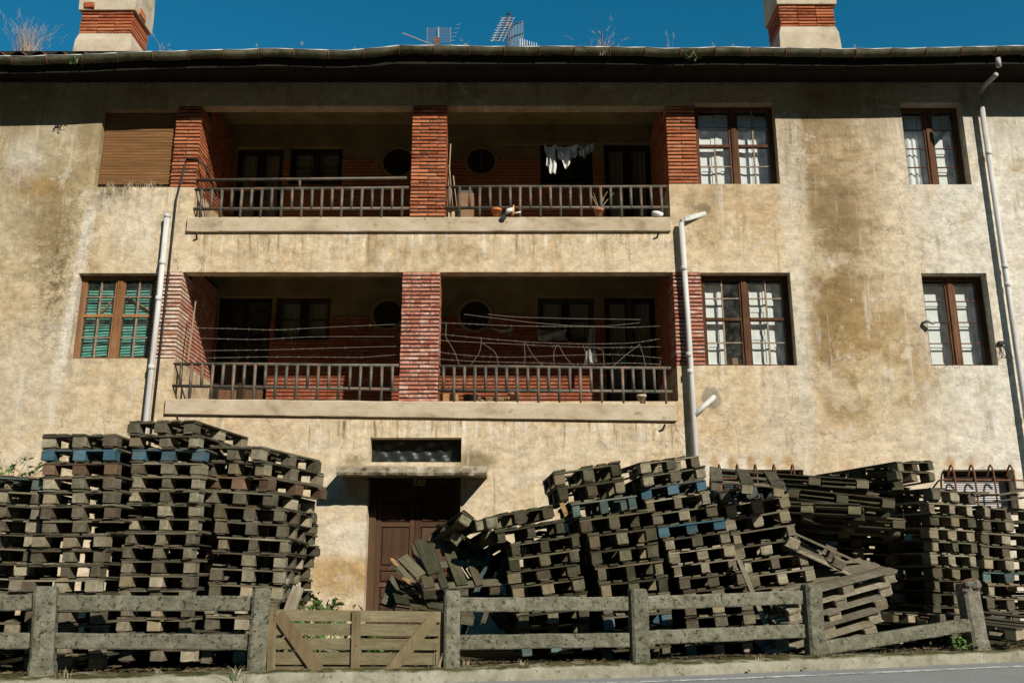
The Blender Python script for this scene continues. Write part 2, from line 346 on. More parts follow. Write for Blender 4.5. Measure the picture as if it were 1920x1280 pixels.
M['white'] = simple('white_shutter_paint', [(0.3, (0.66, 0.66, 0.62)), (0.7, (0.80, 0.80, 0.77))], 6, 0.6, 0.002)
M['curtain'] = simple('white_curtain', [(0.3, (0.66, 0.68, 0.68)), (0.7, (0.80, 0.81, 0.80))], 8, 0.95, 0.002)
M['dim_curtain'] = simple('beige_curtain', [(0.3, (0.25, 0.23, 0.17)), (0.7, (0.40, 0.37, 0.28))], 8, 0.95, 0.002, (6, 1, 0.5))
M['void'] = simple('dark_room', [(0.3, (0.02, 0.018, 0.015)), (0.7, (0.035, 0.03, 0.025))], 2, 0.95, 0.0)
M['green'] = simple('green_blind', [(0.3, (0.055, 0.26, 0.19)), (0.7, (0.13, 0.42, 0.33))], 5, 0.5, 0.001, spots=((0.42, 0.58, 0.54), 3, 0.55, 0.7))
M['bamboo'] = simple('brown_slat_blind', [(0.3, (0.14, 0.065, 0.022)), (0.55, (0.24, 0.12, 0.045)), (0.75, (0.34, 0.20, 0.09))], 3, 0.8, 0.002, (0.6, 1, 14))
M['pipe'] = simple('white_pvc', [(0.28, (0.30, 0.28, 0.24)), (0.42, (0.52, 0.51, 0.48)), (0.7, (0.66, 0.66, 0.63))], 3.2, 0.5, 0.002, (5, 5, 0.5), spots=((0.20, 0.17, 0.12), 6, 0.62, 0.72))
M['pipe_grey'] = simple('grey_pvc', [(0.3, (0.30, 0.30, 0.28)), (0.7, (0.42, 0.41, 0.38))], 3, 0.5, 0.001)
M['black'] = simple('black_rubber', [(0.3, (0.012, 0.012, 0.012)), (0.7, (0.03, 0.03, 0.028))], 8, 0.6, 0.001)
M['rail'] = simple('painted_railing', [(0.35, (0.05, 0.052, 0.042)), (0.50, (0.10, 0.092, 0.07)), (0.64, (0.19, 0.10, 0.06))], 7, 0.55, 0.002, spec=0.4, vary=0.5)
M['rust'] = simple('rusty_iron', [(0.3, (0.09, 0.035, 0.02)), (0.55, (0.19, 0.085, 0.045)), (0.75, (0.27, 0.14, 0.08))], 12, 0.8, 0.003)
M['gutter'] = simple('mossy_gutter', [(0.3, (0.03, 0.03, 0.015)), (0.5, (0.075, 0.07, 0.036)), (0.7, (0.15, 0.14, 0.09))], 3.5, 0.8, 0.004, spots=((0.035, 0.04, 0.015), 5, 0.52, 0.66))
M['zinc'] = simple('zinc_lip', [(0.3, (0.35, 0.35, 0.33)), (0.7, (0.55, 0.55, 0.52))], 4, 0.5, 0.001, metal=0.3)
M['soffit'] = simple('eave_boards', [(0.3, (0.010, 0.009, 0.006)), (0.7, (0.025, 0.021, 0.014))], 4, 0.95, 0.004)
M['tiles'] = simple('roof_tile', [(0.3, (0.16, 0.07, 0.04)), (0.6, (0.28, 0.13, 0.07)), (0.8, (0.2, 0.17, 0.1))], 5, 0.9, 0.006)
M['chimney'] = simple('chimney_render', [(0.25, (0.32, 0.26, 0.17)), (0.5, (0.50, 0.43, 0.31)), (0.75, (0.60, 0.53, 0.41))], 3, 0.92, 0.012, spots=((0.10, 0.08, 0.05), 9, 0.62, 0.72))
M['canopy'] = simple('canopy_concrete', [(0.3, (0.13, 0.11, 0.07)), (0.5, (0.33, 0.28, 0.19)), (0.7, (0.52, 0.47, 0.37))], 7, 0.95, 0.012, spots=((0.06, 0.055, 0.03), 8, 0.55, 0.66))
M['concrete'] = simple('fence_concrete', [(0.3, (0.085, 0.083, 0.055)), (0.5, (0.155, 0.15, 0.105)), (0.72, (0.25, 0.24, 0.18))], 9, 0.95, 0.022, vary=0.25, spots=((0.045, 0.045, 0.022), 22, 0.54, 0.62), detail=9)
M['old_post'] = simple('crumbled_concrete', [(0.3, (0.11, 0.10, 0.075)), (0.55, (0.20, 0.185, 0.14)), (0.75, (0.33, 0.30, 0.24))], 14, 0.95, 0.02)
M['gate'] = wood_material('gate_wood', (0.08, 0.064, 0.034), (0.165, 0.138, 0.078), (0.27, 0.235, 0.15), moss=(0.10, 0.11, 0.04), moss_amt=0.4, vary=0.25, long_axis=0)
M['gate_v'] = wood_material('gate_wood_upright', (0.085, 0.06, 0.03), (0.165, 0.128, 0.07), (0.26, 0.21, 0.125), moss=(0.10, 0.11, 0.04), moss_amt=0.3, vary=0.2, long_axis=2)
M['pal_y'] = wood_material('pallet_wood', (0.040, 0.036, 0.022), (0.10, 0.09, 0.06), (0.21, 0.19, 0.135), moss=(0.045, 0.055, 0.018), moss_amt=0.9, vary=0.8, long_axis=1)
M['pal_x'] = wood_material('pallet_cross_wood', (0.050, 0.044, 0.028), (0.13, 0.115, 0.078), (0.26, 0.235, 0.17), moss=(0.045, 0.055, 0.018), moss_amt=0.9, vary=0.8, long_axis=0)
M['pal_b'] = wood_material('pallet_block_wood', (0.075, 0.064, 0.042), (0.185, 0.162, 0.11), (0.33, 0.295, 0.215), moss=(0.06, 0.07, 0.025), moss_amt=0.8, vary=0.9, long_axis=1, grain=14)
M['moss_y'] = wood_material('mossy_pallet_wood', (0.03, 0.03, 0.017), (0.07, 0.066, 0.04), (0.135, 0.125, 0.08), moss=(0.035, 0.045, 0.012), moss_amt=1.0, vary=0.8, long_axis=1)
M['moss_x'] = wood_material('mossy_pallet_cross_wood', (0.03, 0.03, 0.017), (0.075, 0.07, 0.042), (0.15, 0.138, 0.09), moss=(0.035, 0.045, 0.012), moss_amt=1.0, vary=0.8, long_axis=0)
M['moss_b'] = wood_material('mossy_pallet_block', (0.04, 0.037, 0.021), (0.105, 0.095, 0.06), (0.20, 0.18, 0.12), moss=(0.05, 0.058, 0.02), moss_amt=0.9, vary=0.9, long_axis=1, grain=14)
M['blue'] = wood_material('blue_pallet_paint', (0.035, 0.05, 0.058), (0.045, 0.105, 0.14), (0.10, 0.165, 0.19), moss=(0.085, 0.08, 0.055), moss_amt=1.3, vary=0.5, long_axis=0)
M['teal'] = wood_material('faded_teal_pallet', (0.035, 0.05, 0.045), (0.075, 0.11, 0.105), (0.13, 0.18, 0.17), moss=(0.05, 0.055, 0.03), moss_amt=0.8, vary=0.6, long_axis=0)
M['brown'] = wood_material('red_brown_pallet', (0.06, 0.035, 0.022), (0.13, 0.08, 0.05), (0.2, 0.14, 0.09), moss_amt=0.8, vary=0.6, long_axis=0)
M['pale'] = wood_material('sun_bleached_pallet', (0.11, 0.095, 0.06), (0.235, 0.205, 0.145), (0.38, 0.345, 0.26), moss=(0.13, 0.11, 0.03), moss_amt=0.7, vary=0.5, long_axis=0)
M['split'] = wood_material('fresh_split_wood', (0.22, 0.10, 0.035), (0.42, 0.24, 0.10), (0.60, 0.42, 0.24), moss_amt=0.1, vary=0.5, long_axis=1)
M['terracotta'] = simple('terracotta', [(0.3, (0.36, 0.14, 0.07)), (0.7, (0.50, 0.24, 0.13))], 8, 0.85, 0.002)
M['orange'] = simple('orange_plastic', [(0.3, (0.55, 0.13, 0.03)), (0.7, (0.68, 0.20, 0.05))], 4, 0.5, 0.001)
M['stem'] = simple('dry_stem', [(0.3, (0.20, 0.15, 0.09)), (0.7, (0.40, 0.32, 0.2))], 9, 0.9, 0.001)
M['straw'] = simple('dry_grass', [(0.3, (0.34, 0.26, 0.15)), (0.7, (0.58, 0.48, 0.34))], 9, 0.9, 0.0)
M['leaf'] = simple('green_leaf', [(0.3, (0.035, 0.085, 0.015)), (0.7, (0.09, 0.17, 0.035))], 6, 0.6, 0.001, vary=0.6)
M['litter'] = simple('leaf_litter', [(0.3, (0.10, 0.065, 0.03)), (0.7, (0.26, 0.18, 0.10))], 6, 0.9, 0.001, vary=0.6)
M['cloth'] = simple('white_cotton', [(0.3, (0.58, 0.58, 0.55)), (0.7, (0.74, 0.73, 0.70))], 6, 0.95, 0.003)
M['cloth_mid'] = simple('greyish_cotton', [(0.3, (0.42, 0.42, 0.39)), (0.7, (0.58, 0.57, 0.53))], 6, 0.95, 0.003)
M['cloth_grey'] = simple('grey_cotton', [(0.3, (0.22, 0.23, 0.22)), (0.7, (0.36, 0.36, 0.33))], 6, 0.95, 0.003)
M['wire'] = simple('galvanised_wire', [(0.3, (0.20, 0.17, 0.13)), (0.7, (0.36, 0.32, 0.26))], 12, 0.6, 0.0, metal=0.4)
M['alu'] = simple('aluminium', [(0.3, (0.50, 0.48, 0.46)), (0.7, (0.70, 0.67, 0.63))], 9, 0.4, 0.0, metal=0.6)
M['plastic_sheet'] = simple('black_plastic_sheet', [(0.3, (0.010, 0.012, 0.011)), (0.7, (0.025, 0.03, 0.028))], 5, 0.34, 0.006, spec=0.45)
M['firewood'] = wood_material('firewood', (0.12, 0.07, 0.035), (0.26, 0.17, 0.09), (0.42, 0.31, 0.19), moss_amt=0.1, vary=0.7, long_axis=0)
M['card'] = simple('cardboard', [(0.3, (0.20, 0.11, 0.06)), (0.7, (0.32, 0.19, 0.11))], 4, 0.9, 0.002)

# ------------------------------------------------------------------ ground, kerb, road
GA, GB = Vector((-4.17, -4.60, 0)), Vector((5.0, -2.68, 0))       # the line of the fence posts
FD = (GB - GA).normalized(); FN = Vector((FD.y, -FD.x, 0))         # along the fence; towards the road
def fence_pt(x, off=0.0, z=0.0):
    t = (x - GA.x) / FD.x; p = GA + FD * t + FN * off
    return Vector((p.x, p.y, z + gz(x)))
def gz(x): return 0.010 * max(0.0, x - 1.0) ** 1.2 + 0.004 * (x + 4)

def ground_material():
    nb = NB('yard_earth'); P = nb.coord('Object')
    c = nb.ramp(nb.noise(P, 1.8, 7, 0.7, 0.4), [(0.3, (0.045, 0.04, 0.022)), (0.5, (0.085, 0.07, 0.04)), (0.7, (0.13, 0.11, 0.065))])
    c = nb.mix(nb.step(nb.noise(P, 0.8, 5, 0.6), 0.5, 0.62), c, (0.05, 0.06, 0.02))
    return nb.pbr(c, 0.95, nb.bump(nb.noise(P, 9, 7, 0.75), 0.03, 1.0), 0.1)
def kerb_material():
    nb = NB('mossy_kerb'); P = nb.coord('Object'); z = nb.sep(P)[2]
    n1 = nb.noise(P, 3.5, 7, 0.7, 0.5)
    c = nb.ramp(n1, [(0.3, (0.17, 0.155, 0.10)), (0.5, (0.30, 0.28, 0.205)), (0.7, (0.42, 0.39, 0.30))])
    c = nb.mix(nb.step(nb.noise(P, 16, 6, 0.75), 0.55, 0.68, 0, 0.8), c, (0.07, 0.065, 0.035))
    g = nb.sep(nb.n('ShaderNodeNewGeometry').outputs['Normal'])[2]
    top = nb.mul(nb.step(g, 0.6, 0.95), nb.step(nb.noise(P, 4, 6, 0.7), 0.36, 0.52))
    c = nb.mix(top, c, nb.ramp(nb.noise(P, 11, 6, 0.7), [(0.35, (0.035, 0.036, 0.012)), (0.5, (0.075, 0.07, 0.025)), (0.68, (0.16, 0.15, 0.05))]))
    return nb.pbr(c, 0.95, nb.bump(nb.noise(P, 18, 7, 0.8), 0.02, 1.0), 0.1)
def asphalt_material():
    nb = NB('asphalt'); P = nb.coord('Object')
    c = nb.ramp(nb.noise(P, 60, 4, 0.7), [(0.35, (0.20, 0.20, 0.19)), (0.6, (0.31, 0.31, 0.295)), (0.75, (0.40, 0.40, 0.38))])
    c = nb.mix(nb.step(nb.noise(P, 0.8, 5, 0.6), 0.4, 0.7, 0, 0.4), c, (0.22, 0.21, 0.19))
    return nb.pbr(c, 0.9, nb.bump(nb.noise(P, 90, 3, 0.7), 0.006, 1.0), 0.2)
def paint_material():
    nb = NB('worn_road_paint'); P = nb.coord('Object'); n1 = nb.noise(P, 7, 8, 0.8, 0.6)
    c = nb.mix(nb.step(n1, 0.42, 0.56), (0.22, 0.22, 0.21), (0.66, 0.65, 0.6))
    return nb.pbr(c, 0.8, nb.bump(nb.noise(P, 90, 3, 0.7), 0.005, 1.0), 0.2)

def sheet(name, rows, mat, kind='structure', smooth=True):
    nr, nc = len(rows), len(rows[0]); m = MB()
    m.add([p for r in rows for p in r], [(i*nc+j, i*nc+j+1, (i+1)*nc+j+1, (i+1)*nc+j) for i in range(nr-1) for j in range(nc-1)])
    o = m.build(name, mat, smooth=smooth); tag(o, kind=kind); return o
XS = [-60, -30, -14] + [-10 + i * 0.08 for i in range(251)] + [14, 30, 60]
rows = []
for off in (0.10, -0.25, -0.7, -1.4, -2.4, -3.6, -6, -40, -400):
    rows.append([fence_pt(x, off, -0.025 + (rnd.uniform(-0.012, 0.012) if -0.2 > off > -4 else 0)) for x in XS])
sheet('ground', rows, ground_material())
kr = []
for off, z in ((-0.55, -0.035), (-0.30, -0.004), (-0.05, 0.0), (0.20, -0.004), (0.235, -0.018), (0.25, -0.05), (0.27, -0.13), (0.27, -0.2)):
    kr.append([fence_pt(x, off + 0.012 * math.sin(x * 3.1 + off * 9) + rnd.uniform(-0.008, 0.008), z + 0.006 * math.sin(x * 2.3) + rnd.uniform(-0.009, 0.009)) for x in XS])
sheet('kerb', kr, kerb_material())
sheet('road', [[fence_pt(x, off, -0.118 - 0.008 * off) for x in XS] for off in (0.1, 0.3, 1, 3, 5.2)], asphalt_material())
sheet('added_dark_verge', [[fence_pt(x, off, -0.10 - 0.008 * off - (0.06 if off < 5 else 0)) for x in XS] for off in (4.9, 5.25, 8, 14, 40, 300)], ground_material())  # dark ground added out of view beyond the road, to cut bounce light
sheet('road_line', [[fence_pt(x, off, -0.114 - 0.008 * off) for x in XS] for off in (0.60, 0.72)], paint_material())

hm = NB('sky_blocker_green'); hp = hm.coord('Object')
blocker_mat = hm.pbr(hm.ramp(hm.noise(hp, 0.35, 8, 0.7), [(0.3, (0.018, 0.026, 0.010)), (0.5, (0.04, 0.05, 0.02)), (0.7, (0.075, 0.075, 0.03))]), 0.95, hm.bump(hm.noise(hp, 0.6, 8, 0.75), 0.8, 1.0), 0.1)
rows = []; hr = random.Random(9)  # unseen hill behind the camera, added to block low sky light from the facade
for d, z in ((22, -1.2), (26, 2.5), (31, 9), (37, 16), (45, 25), (60, 37), (90, 54), (160, 72)):
    row = []
    for k in range(49):
        a = R(-95 + 190 * k / 48); wob_ = 1 + hr.uniform(-0.05, 0.05)
        row.append((d * 1.25 * math.sin(a) * wob_, -13 - d * (0.25 + 0.75 * math.cos(a)) * wob_, z * hr.uniform(0.9, 1.1) * (1.0 + 0.6 * min(1.0, max(0.0, (24 - k) / 14)))))
    rows.append(row)
sheet('sky_blocker_hill', rows, blocker_mat)

# ------------------------------------------------------------------ the house
house = empty('apartment_house')
tag(house, 'run-down three-storey ochre plastered house with brick-pillared loggias', 'house')
Zg = 0.0; ZS = 8.52         # ground, soffit height
XL, XR = -11.0, 11.0
W1 = rect(193, 332, 178, 318, 206, 351); W2 = rect(148, 293, 128, 279, 512, 672)
W3 = rect(1301, 1448, 1308, 1466, 193, 345); W4 = rect(1315, 1482, 1321, 1494, 511, 685)
W5 = rect(1688, 1801, 1705, 1823, 193, 346); W6 = rect(1728, 1849, 1746, 1872, 512, 685)
LU = rect(382, 1248, 366, 1256, 199, 407); LL = rect(344, 1262, 326, 1268, 510, 752)
TR = rect(695, 865, 692, 865, 820, 866); DR = rect(688, 862, 682, 862, 893, 1200); DR = (DR[0], DR[1], -0.02, DR[3])
B1 = rect(1333, 1508, 1333, 1510, 880, 960); B2 = rect(1770, 1903, 1775, 1912, 880, 965)
PU_L = rect(333, 381, 318, 365, 206, 351); PU_R = rect(1248, 1303, 1254, 1308, 205, 345)
PL_L = rect(293, 344, 279, 326, 511, 680); PL_R = rect(1262, 1315, 1268, 1321, 511, 685)
# square the neighbouring openings up with each other
LU = (PU_L[1], PU_R[0], LU[2], LU[3]); LL = (PL_L[1], PL_R[0], LL[2], LL[3])
W1 = (W1[0], PU_L[0], W1[2], W1[3]); W2 = (W2[0], PL_L[0], W2[2], W2[3]); W3 = (PU_R[1], W3[1], W3[2], W3[3]); W4 = (PL_R[1], W4[1], W4[2], W4[3])
PU_L = (PU_L[0], PU_L[1], W1[2], LU[3]); PU_R = (PU_R[0], PU_R[1], W3[2], LU[3])
PL_L = (PL_L[0], PL_L[1], W2[2], LL[3]); PL_R = (PL_R[0], PL_R[1], W4[2], LL[3])
BACK = 1.65
holes = [W1, W2, W3, W4, W5, W6, LU, LL, TR, DR, B1, B2, PU_L, PU_R, PL_L, PL_R]
xs = sorted({XL, XR, *[h[0] for h in holes], *[h[1] for h in holes]}); zs = sorted({-0.3, ZS + 0.05, *[h[2] for h in holes], *[h[3] for h in holes]})
def filled(xa, xb, za, zb):
    xm, zm = (xa + xb) / 2, (za + zb) / 2
    return not any(h[0] < xm < h[1] and h[2] < zm < h[3] for h in holes)
w = MB()
for i in range(len(xs) - 1):
    for j in range(len(zs) - 1):
        a, b, c, d = xs[i], xs[i+1], zs[j], zs[j+1]
        if filled(a, b, c, d): w.add([(a,0,c),(b,0,c),(b,0,d),(a,0,d)], [(0,1,2,3)])
def reveal(mb, h, depth, sides='lrtb'):
    x0, x1, z0, z1 = h
    if 'l' in sides: mb.add([(x0,0,z0),(x0,0,z1),(x0,depth,z1),(x0,depth,z0)], [(0,1,2,3)])
    if 'r' in sides: mb.add([(x1,0,z0),(x1,depth,z0),(x1,depth,z1),(x1,0,z1)], [(0,1,2,3)])
    if 't' in sides: mb.add([(x0,0,z1),(x1,0,z1),(x1,depth,z1),(x0,depth,z1)], [(0,1,2,3)])
    if 'b' in sides: mb.add([(x0,0,z0),(x0,depth,z0),(x1,depth,z0),(x1,0,z0)], [(0,1,2,3)])
for h in (W5, W6, TR, DR, B1, B2): reveal(w, h, 0.30)
reveal(w, W1, 0.30, 'ltb'); reveal(w, W2, 0.30, 'ltb'); reveal(w, W3, 0.30, 'rtb'); reveal(w, W4, 0.30, 'rtb')
for p in (PU_L, PU_R, PL_L, PL_R): reveal(w, p, 0.3, 'tb')
for (x0, x1, z0, z1), k in ((LU, 0), (LL, 1)):
    w.add([(x0,0,z1),(x1,0,z1),(x1,0.2,z1),(x0,0.2,z1)], [(0,1,2,3)])         # soffit of the edge beam
    pl, pr = (PU_L, PU_R) if k == 0 else (PL_L, PL_R)
    w.add([(x0,0,z0),(x0,0,pl[2]),(x0,BACK,pl[2]),(x0,BACK,z0)], [(0,1,2,3)])  # plaster foot of the side piers
    w.add([(x1,0,z0),(x1,BACK,z0),(x1,BACK,pr[2]),(x1,0,pr[2])], [(0,1,2,3)])
for x in (XL, XR): w.add([(x,0,-0.3),(x,9,-0.3),(x,9,ZS),(x,0,ZS)], [(0,1,2,3)])
w.build('wall', M['plaster'], house)

# loggia rooms
def loggia_back(h, Ffloor, Fceil, cuts, ocs, wain, brick):
    x0, x1, z0, z1 = h
    m = MB(); hs = sorted({x0, x1, *[c[0] for c in cuts], *[c[1] for c in cuts]}); vs = sorted({Ffloor, Fceil, *[c[2] for c in cuts], *[c[3] for c in cuts]})
    for i in range(len(hs)-1):
        for j in range(len(vs)-1):
            a, b, c, d = hs[i], hs[i+1], vs[j], vs[j+1]
            if not any(q[0] < (a+b)/2 < q[1] and q[2] < (c+d)/2 < q[3] for q in cuts): m.add([(a,BACK,c),(b,BACK,c),(b,BACK,d),(a,BACK,d)], [(0,1,2,3)])
    for (a, b, c, d) in cuts:
        e = BACK + 0.16
        m.add([(a,BACK,c),(a,BACK,d),(a,e,d),(a,e,c)], [(0,1,2,3)]); m.add([(b,BACK,c),(b,BACK,d),(b,e,d),(b,e,c)], [(0,1,2,3)])
        m.add([(a,BACK,d),(b,BACK,d),(b,e,d),(a,e,d)], [(0,1,2,3)]); m.add([(a,BACK,c),(b,BACK,c),(b,e,c),(a,e,c)], [(0,1,2,3)])
    m.add([(x0,0.2,z1),(x1,0.2,z1),(x1,0.2,Fceil),(x0,0.2,Fceil)], [(0,1,2,3)])
    m.add([(x0,0.2,Fceil),(x1,0.2,Fceil),(x1,BACK,Fceil),(x0,BACK,Fceil)], [(0,1,2,3)])
    for xq in (x0 - 0.11, x1 + 0.11): m.add([(xq,0.2,Ffloor),(xq,BACK,Ffloor),(xq,BACK,Fceil),(xq,0.2,Fceil)], [(0,1,2,3)])
    for xa, xb in ((x0 - 0.11, x0), (x1, x1 + 0.11)):
        m.add([(xa,BACK,Ffloor),(xb,BACK,Ffloor),(xb,BACK,Fceil),(xa,BACK,Fceil)], [(0,1,2,3)]); m.add([(xa,0.2,Fceil),(xb,0.2,Fceil),(xb,BACK,Fceil),(xa,BACK,Fceil)], [(0,1,2,3)])
        m.add([(xa,0.2,z1),(xb,0.2,z1),(xb,0.2,Fceil),(xa,0.2,Fceil)], [(0,1,2,3)])
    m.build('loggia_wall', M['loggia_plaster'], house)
    MB().add([(x0,0,Ffloor),(x1,0,Ffloor),(x1,BACK,Ffloor),(x0,BACK,Ffloor)], [(0,1,2,3)]).build('loggia_floor', M['slab'], house)
    # thin brick courses of the dado on the back wall, side linings
    b = MB(); pitch = 0.0615; z = Ffloor + 0.01; rg = random.Random(int(x0 * -100))
    while z + 0.045 < wain:
        segs = [(x0, x1)]
        zc = z + 0.022
        for c in cuts:
            if c[2] < zc < c[3]:
                segs = [q for s_ in segs for q in ((s_[0], min(s_[1], c[0])), (max(s_[0], c[1]), s_[1])) if q[1] - q[0] > 0.02]
        for (ox, oz, r_) in ocs:
            if abs(zc - oz) < r_:
                hw = math.sqrt(r_*r_ - (zc-oz)**2)
                segs = [q for s_ in segs for q in ((s_[0], min(s_[1], ox-hw)), (max(s_[0], ox+hw), s_[1])) if q[1] - q[0] > 0.02]
        for sa, sb in segs:
            xx = sa - rg.uniform(0, 0.2)
            while xx < sb:
                ln = 0.26; a_, b_ = max(sa, xx), min(sb, xx + ln - 0.004)
                if b_ - a_ > 0.02: b.chbox(a_, b_, BACK - 0.022 + rg.uniform(-0.002, 0.002), BACK + 0.01, z, z + 0.045, 0.004)
                xx += ln
        z += pitch
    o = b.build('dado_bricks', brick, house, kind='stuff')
    return o
ZUF, ZUC = LU[2] - 0.22, LU[3] + 0.55; ZLF, ZLC = LL[2] - 0.22, LL[3] + 0.45
def brect(a, b, yt, yb, floor=None):
    p, q = at(a, yt, BACK), at(b, yb, BACK)
    return (p.x, q.x, floor if floor is not None else q.z, p.z)
cutU = [brect(445, 525, 276, 400, ZUF + 0.02), brect(545, 640, 275, 345), brect(1013, 1113, 268, 345), brect(1132, 1226, 268, 400, ZUF + 0.02)]
cutL = [brect(410, 499, 556, 740, ZLF + 0.02), brect(518, 617, 556, 637), brect(1008, 1116, 556, 641), brect(1133, 1236, 556, 740, ZLF + 0.02)]
def oc(px, py, rp): p = at(px, py, BACK); q = at(px + rp, py, BACK); return (p.x, p.z, q.x - p.x)
ocU = [oc(747, 305, 28), oc(902, 303, 26)]; ocL = [oc(727, 590, 27), oc(891, 592, 28)]
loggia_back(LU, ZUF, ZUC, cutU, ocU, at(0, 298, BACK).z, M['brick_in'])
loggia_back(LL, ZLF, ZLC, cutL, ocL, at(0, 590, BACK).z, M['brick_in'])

# thin-brick pillars and piers: each brick of the faces its own piece
def brick_pier(name, r, y0, y1, mat, split, label=None, side=None, side_mat=None):
    x0, x1, z0, z1 = r
    m = MB().box(x0 + 0.014, x1 - 0.014, y0 + 0.016, y1 - 0.01, z0, z1); core = m.build(name, M['mortar'], house)
    pitch = 0.0612; n = int(round((z1 - z0) / pitch)); pitch = (z1 - z0) / n; hb = pitch - 0.0205
    rg = random.Random(int(x0 * 1000)); W_ = x1 - x0
    variants = {}
    for k in range(n):
        cuts = split[k % len(split)]
        for ci in range(len(cuts) - 1):
            a, b = x0 + W_ * cuts[ci], x0 + W_ * cuts[ci+1]
            ln = b - a - (0.009 if ci < len(cuts) - 2 else 0.0)
            key = (round(ln, 3), rg.randrange(5))
            if key not in variants:
                variants[key] = MB().chbox(-ln/2, ln/2, 0, y1 - y0, -hb/2, hb/2, 0.006, 0.0032, rg).mesh('brick', mat)
            o = obj('brick', variants[key], core)
            o.location = ((a + b - (0.009 if ci < len(cuts)-2 else 0)) / 2 + rg.uniform(-0.0015, 0.0015), y0 + rg.uniform(-0.005, 0.005), z0 + pitch * (k + 0.5) + rg.uniform(-0.001, 0.001))
            o.rotation_euler = (0, rg.uniform(-0.004, 0.004), 0)
    if label: core['label'] = label
    if side:      # brick lining of the loggia's side wall, running back from this pier
        b = MB(); xs_ = x1 if side == 'r' else x0; sg = 1 if side == 'r' else -1
        MBm = MB().box(min(xs_ - sg*0.10, xs_ - sg*0.012), max(xs_ - sg*0.10, xs_ - sg*0.012), y1, BACK, z0, z1 + 0.3); MBm.build('side_lining', M['mortar'], house)
        kk = 0; z = z0 + 0.008
        while z < z1 + 0.25:
            yy = y1 + 0.002 - (0.13 if kk % 2 else 0)
            while yy < BACK - 0.03:
                a_, b_ = max(yy, y1 + 0.002), min(yy + 0.256, BACK - 0.025)
                if b_ > a_ + 0.02:
                    d_ = rg.uniform(-0.002, 0.002)
                    b.box(min(xs_ - sg*0.06, xs_ + sg*d_), max(xs_ - sg*0.06, xs_ + sg*d_), a_, b_, z, z + hb)
                yy += 0.26
            z += pitch; kk += 1
        b.build('side_lining_bricks', side_mat or mat, house, kind='stuff')
ALT2 = [(0, .5, 1), (0, .25, .75, 1)]; ALT1 = [(0, 1), (0, .5, 1)]
CU = rect(777, 841, 766, 832, 197, 407); CL_ = rect(756, 826, 747, 820, 511, 752)
CU = (CU[0], CU[1], LU[2] + 0.003, LU[3] - 0.002); CL_ = (CL_[0], CL_[1], LL[2] - 0.02, LL[3] - 0.002)
brick_pier('brick_pillar', CU, -0.025, 0.34, M['brick_up'], ALT2)
brick_pier('brick_pillar', CL_, -0.025, 0.34, M['brick_low'], ALT2)
brick_pier('brick_pier', PU_L, -0.008, 0.40, M['brick_up'], ALT1, side='r')
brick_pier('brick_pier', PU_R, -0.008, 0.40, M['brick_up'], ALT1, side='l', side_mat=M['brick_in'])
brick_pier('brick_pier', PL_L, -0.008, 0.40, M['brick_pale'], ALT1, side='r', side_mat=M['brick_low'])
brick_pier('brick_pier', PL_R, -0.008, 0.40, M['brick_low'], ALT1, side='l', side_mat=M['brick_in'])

# balcony slabs
def slab(xl, yl0, yl1, xr, yr0, yr1, r):
    y0 = -0.05
    a, b, c, d = at(xl, yl0, y0), at(xr, yr0, y0), at(xl, yl1, y0), at(xr, yr1, y0)
    n = 40; m = MB(); vs = []; rg = random.Random(int(xl))
    for i in range(n + 1):
        t = i / n; tp = a.lerp(b, t); bt = c.lerp(d, t); j = rg.uniform(-0.005, 0.005); q = rg.uniform(-0.004, 0.004)
        vs += [(tp.x, y0 + 0.012 + q, tp.z + j), (tp.x, y0 + q, tp.z - 0.015 + j), (tp.x, y0 + q, bt.z + 0.008), (tp.x, y0 + 0.008, bt.z), (tp.x, 0.02, bt.z), (tp.x, 0.22, bt.z + 0.05), (tp.x, 0.22, tp.z + j)]
    k = 7; fs = [tuple(range(k)), tuple(n*k + i for i in range(k))[::-1]]
    for i in range(n):
        for q in range(k): fs.append((i*k+q, i*k+(q+1) % k, (i+1)*k+(q+1) % k, (i+1)*k+q))
    m.add(vs, fs); m.build('balcony_slab', M['slab'], house)
slab(352, 407, 434, 1257, 407, 433, LU); slab(311, 747, 776, 1268, 757, 789, LL)

# railings: two rails, balusters that stop alternately at the lower rail or at the slab
def railing(xl, xr, y_top, y_mid, y_slab, n, Y=0.0, extra=None, start=0):
    (tl, tr), (ml, mr), (sl_, sr) = y_top, y_mid, y_slab
    A, B_, C_, D_, E_, G_ = at(xl, tl, Y), at(xr, tr, Y), at(xl, ml, Y), at(xr, mr, Y), at(xl, sl_, Y), at(xr, sr, Y)
    root = MB().tube([A - Vector((0.03,0,0)), A.lerp(B_, .33) + Vector((0,0,.004)), A.lerp(B_, .66) - Vector((0,0,.003)), B_ + Vector((0.03,0,0))], 0.026).build('railing', M['rail'], house, True)
    MB().tube([C_ - Vector((0.05,0,0)), D_ + Vector((0.05,0,0))], 0.025).build('lower_rail', M['rail'], root, True)
    rg = random.Random(int(xl))
    for i in range(n):
        t = (i + 0.55) / n; lean = rg.uniform(-0.006, 0.006)
        top = A.lerp(B_, t); bot = (E_.lerp(G_, t) - Vector((0, 0, 0.03))) if (i + start) % 2 == 0 else (C_.lerp(D_, t) - Vector((0, 0, 0.012)))
        MB().tube([top + Vector((0, -0.004, 0)), Vector((top.x + lean, Y - 0.004, bot.z))], 0.0235, 8).build('baluster', M['rail'], root, True)
    if extra:
        p, q = at(xl, extra[0], Y), at(xr, extra[1], Y)
        MB().tube([p, q], 0.024).build('hand_rail', M['rail'], root, True)
        mid = p.lerp(q, 0.49); MB().tube([mid, A.lerp(B_, 0.49)], 0.02).build('rail_stub', M['rail'], root, True)
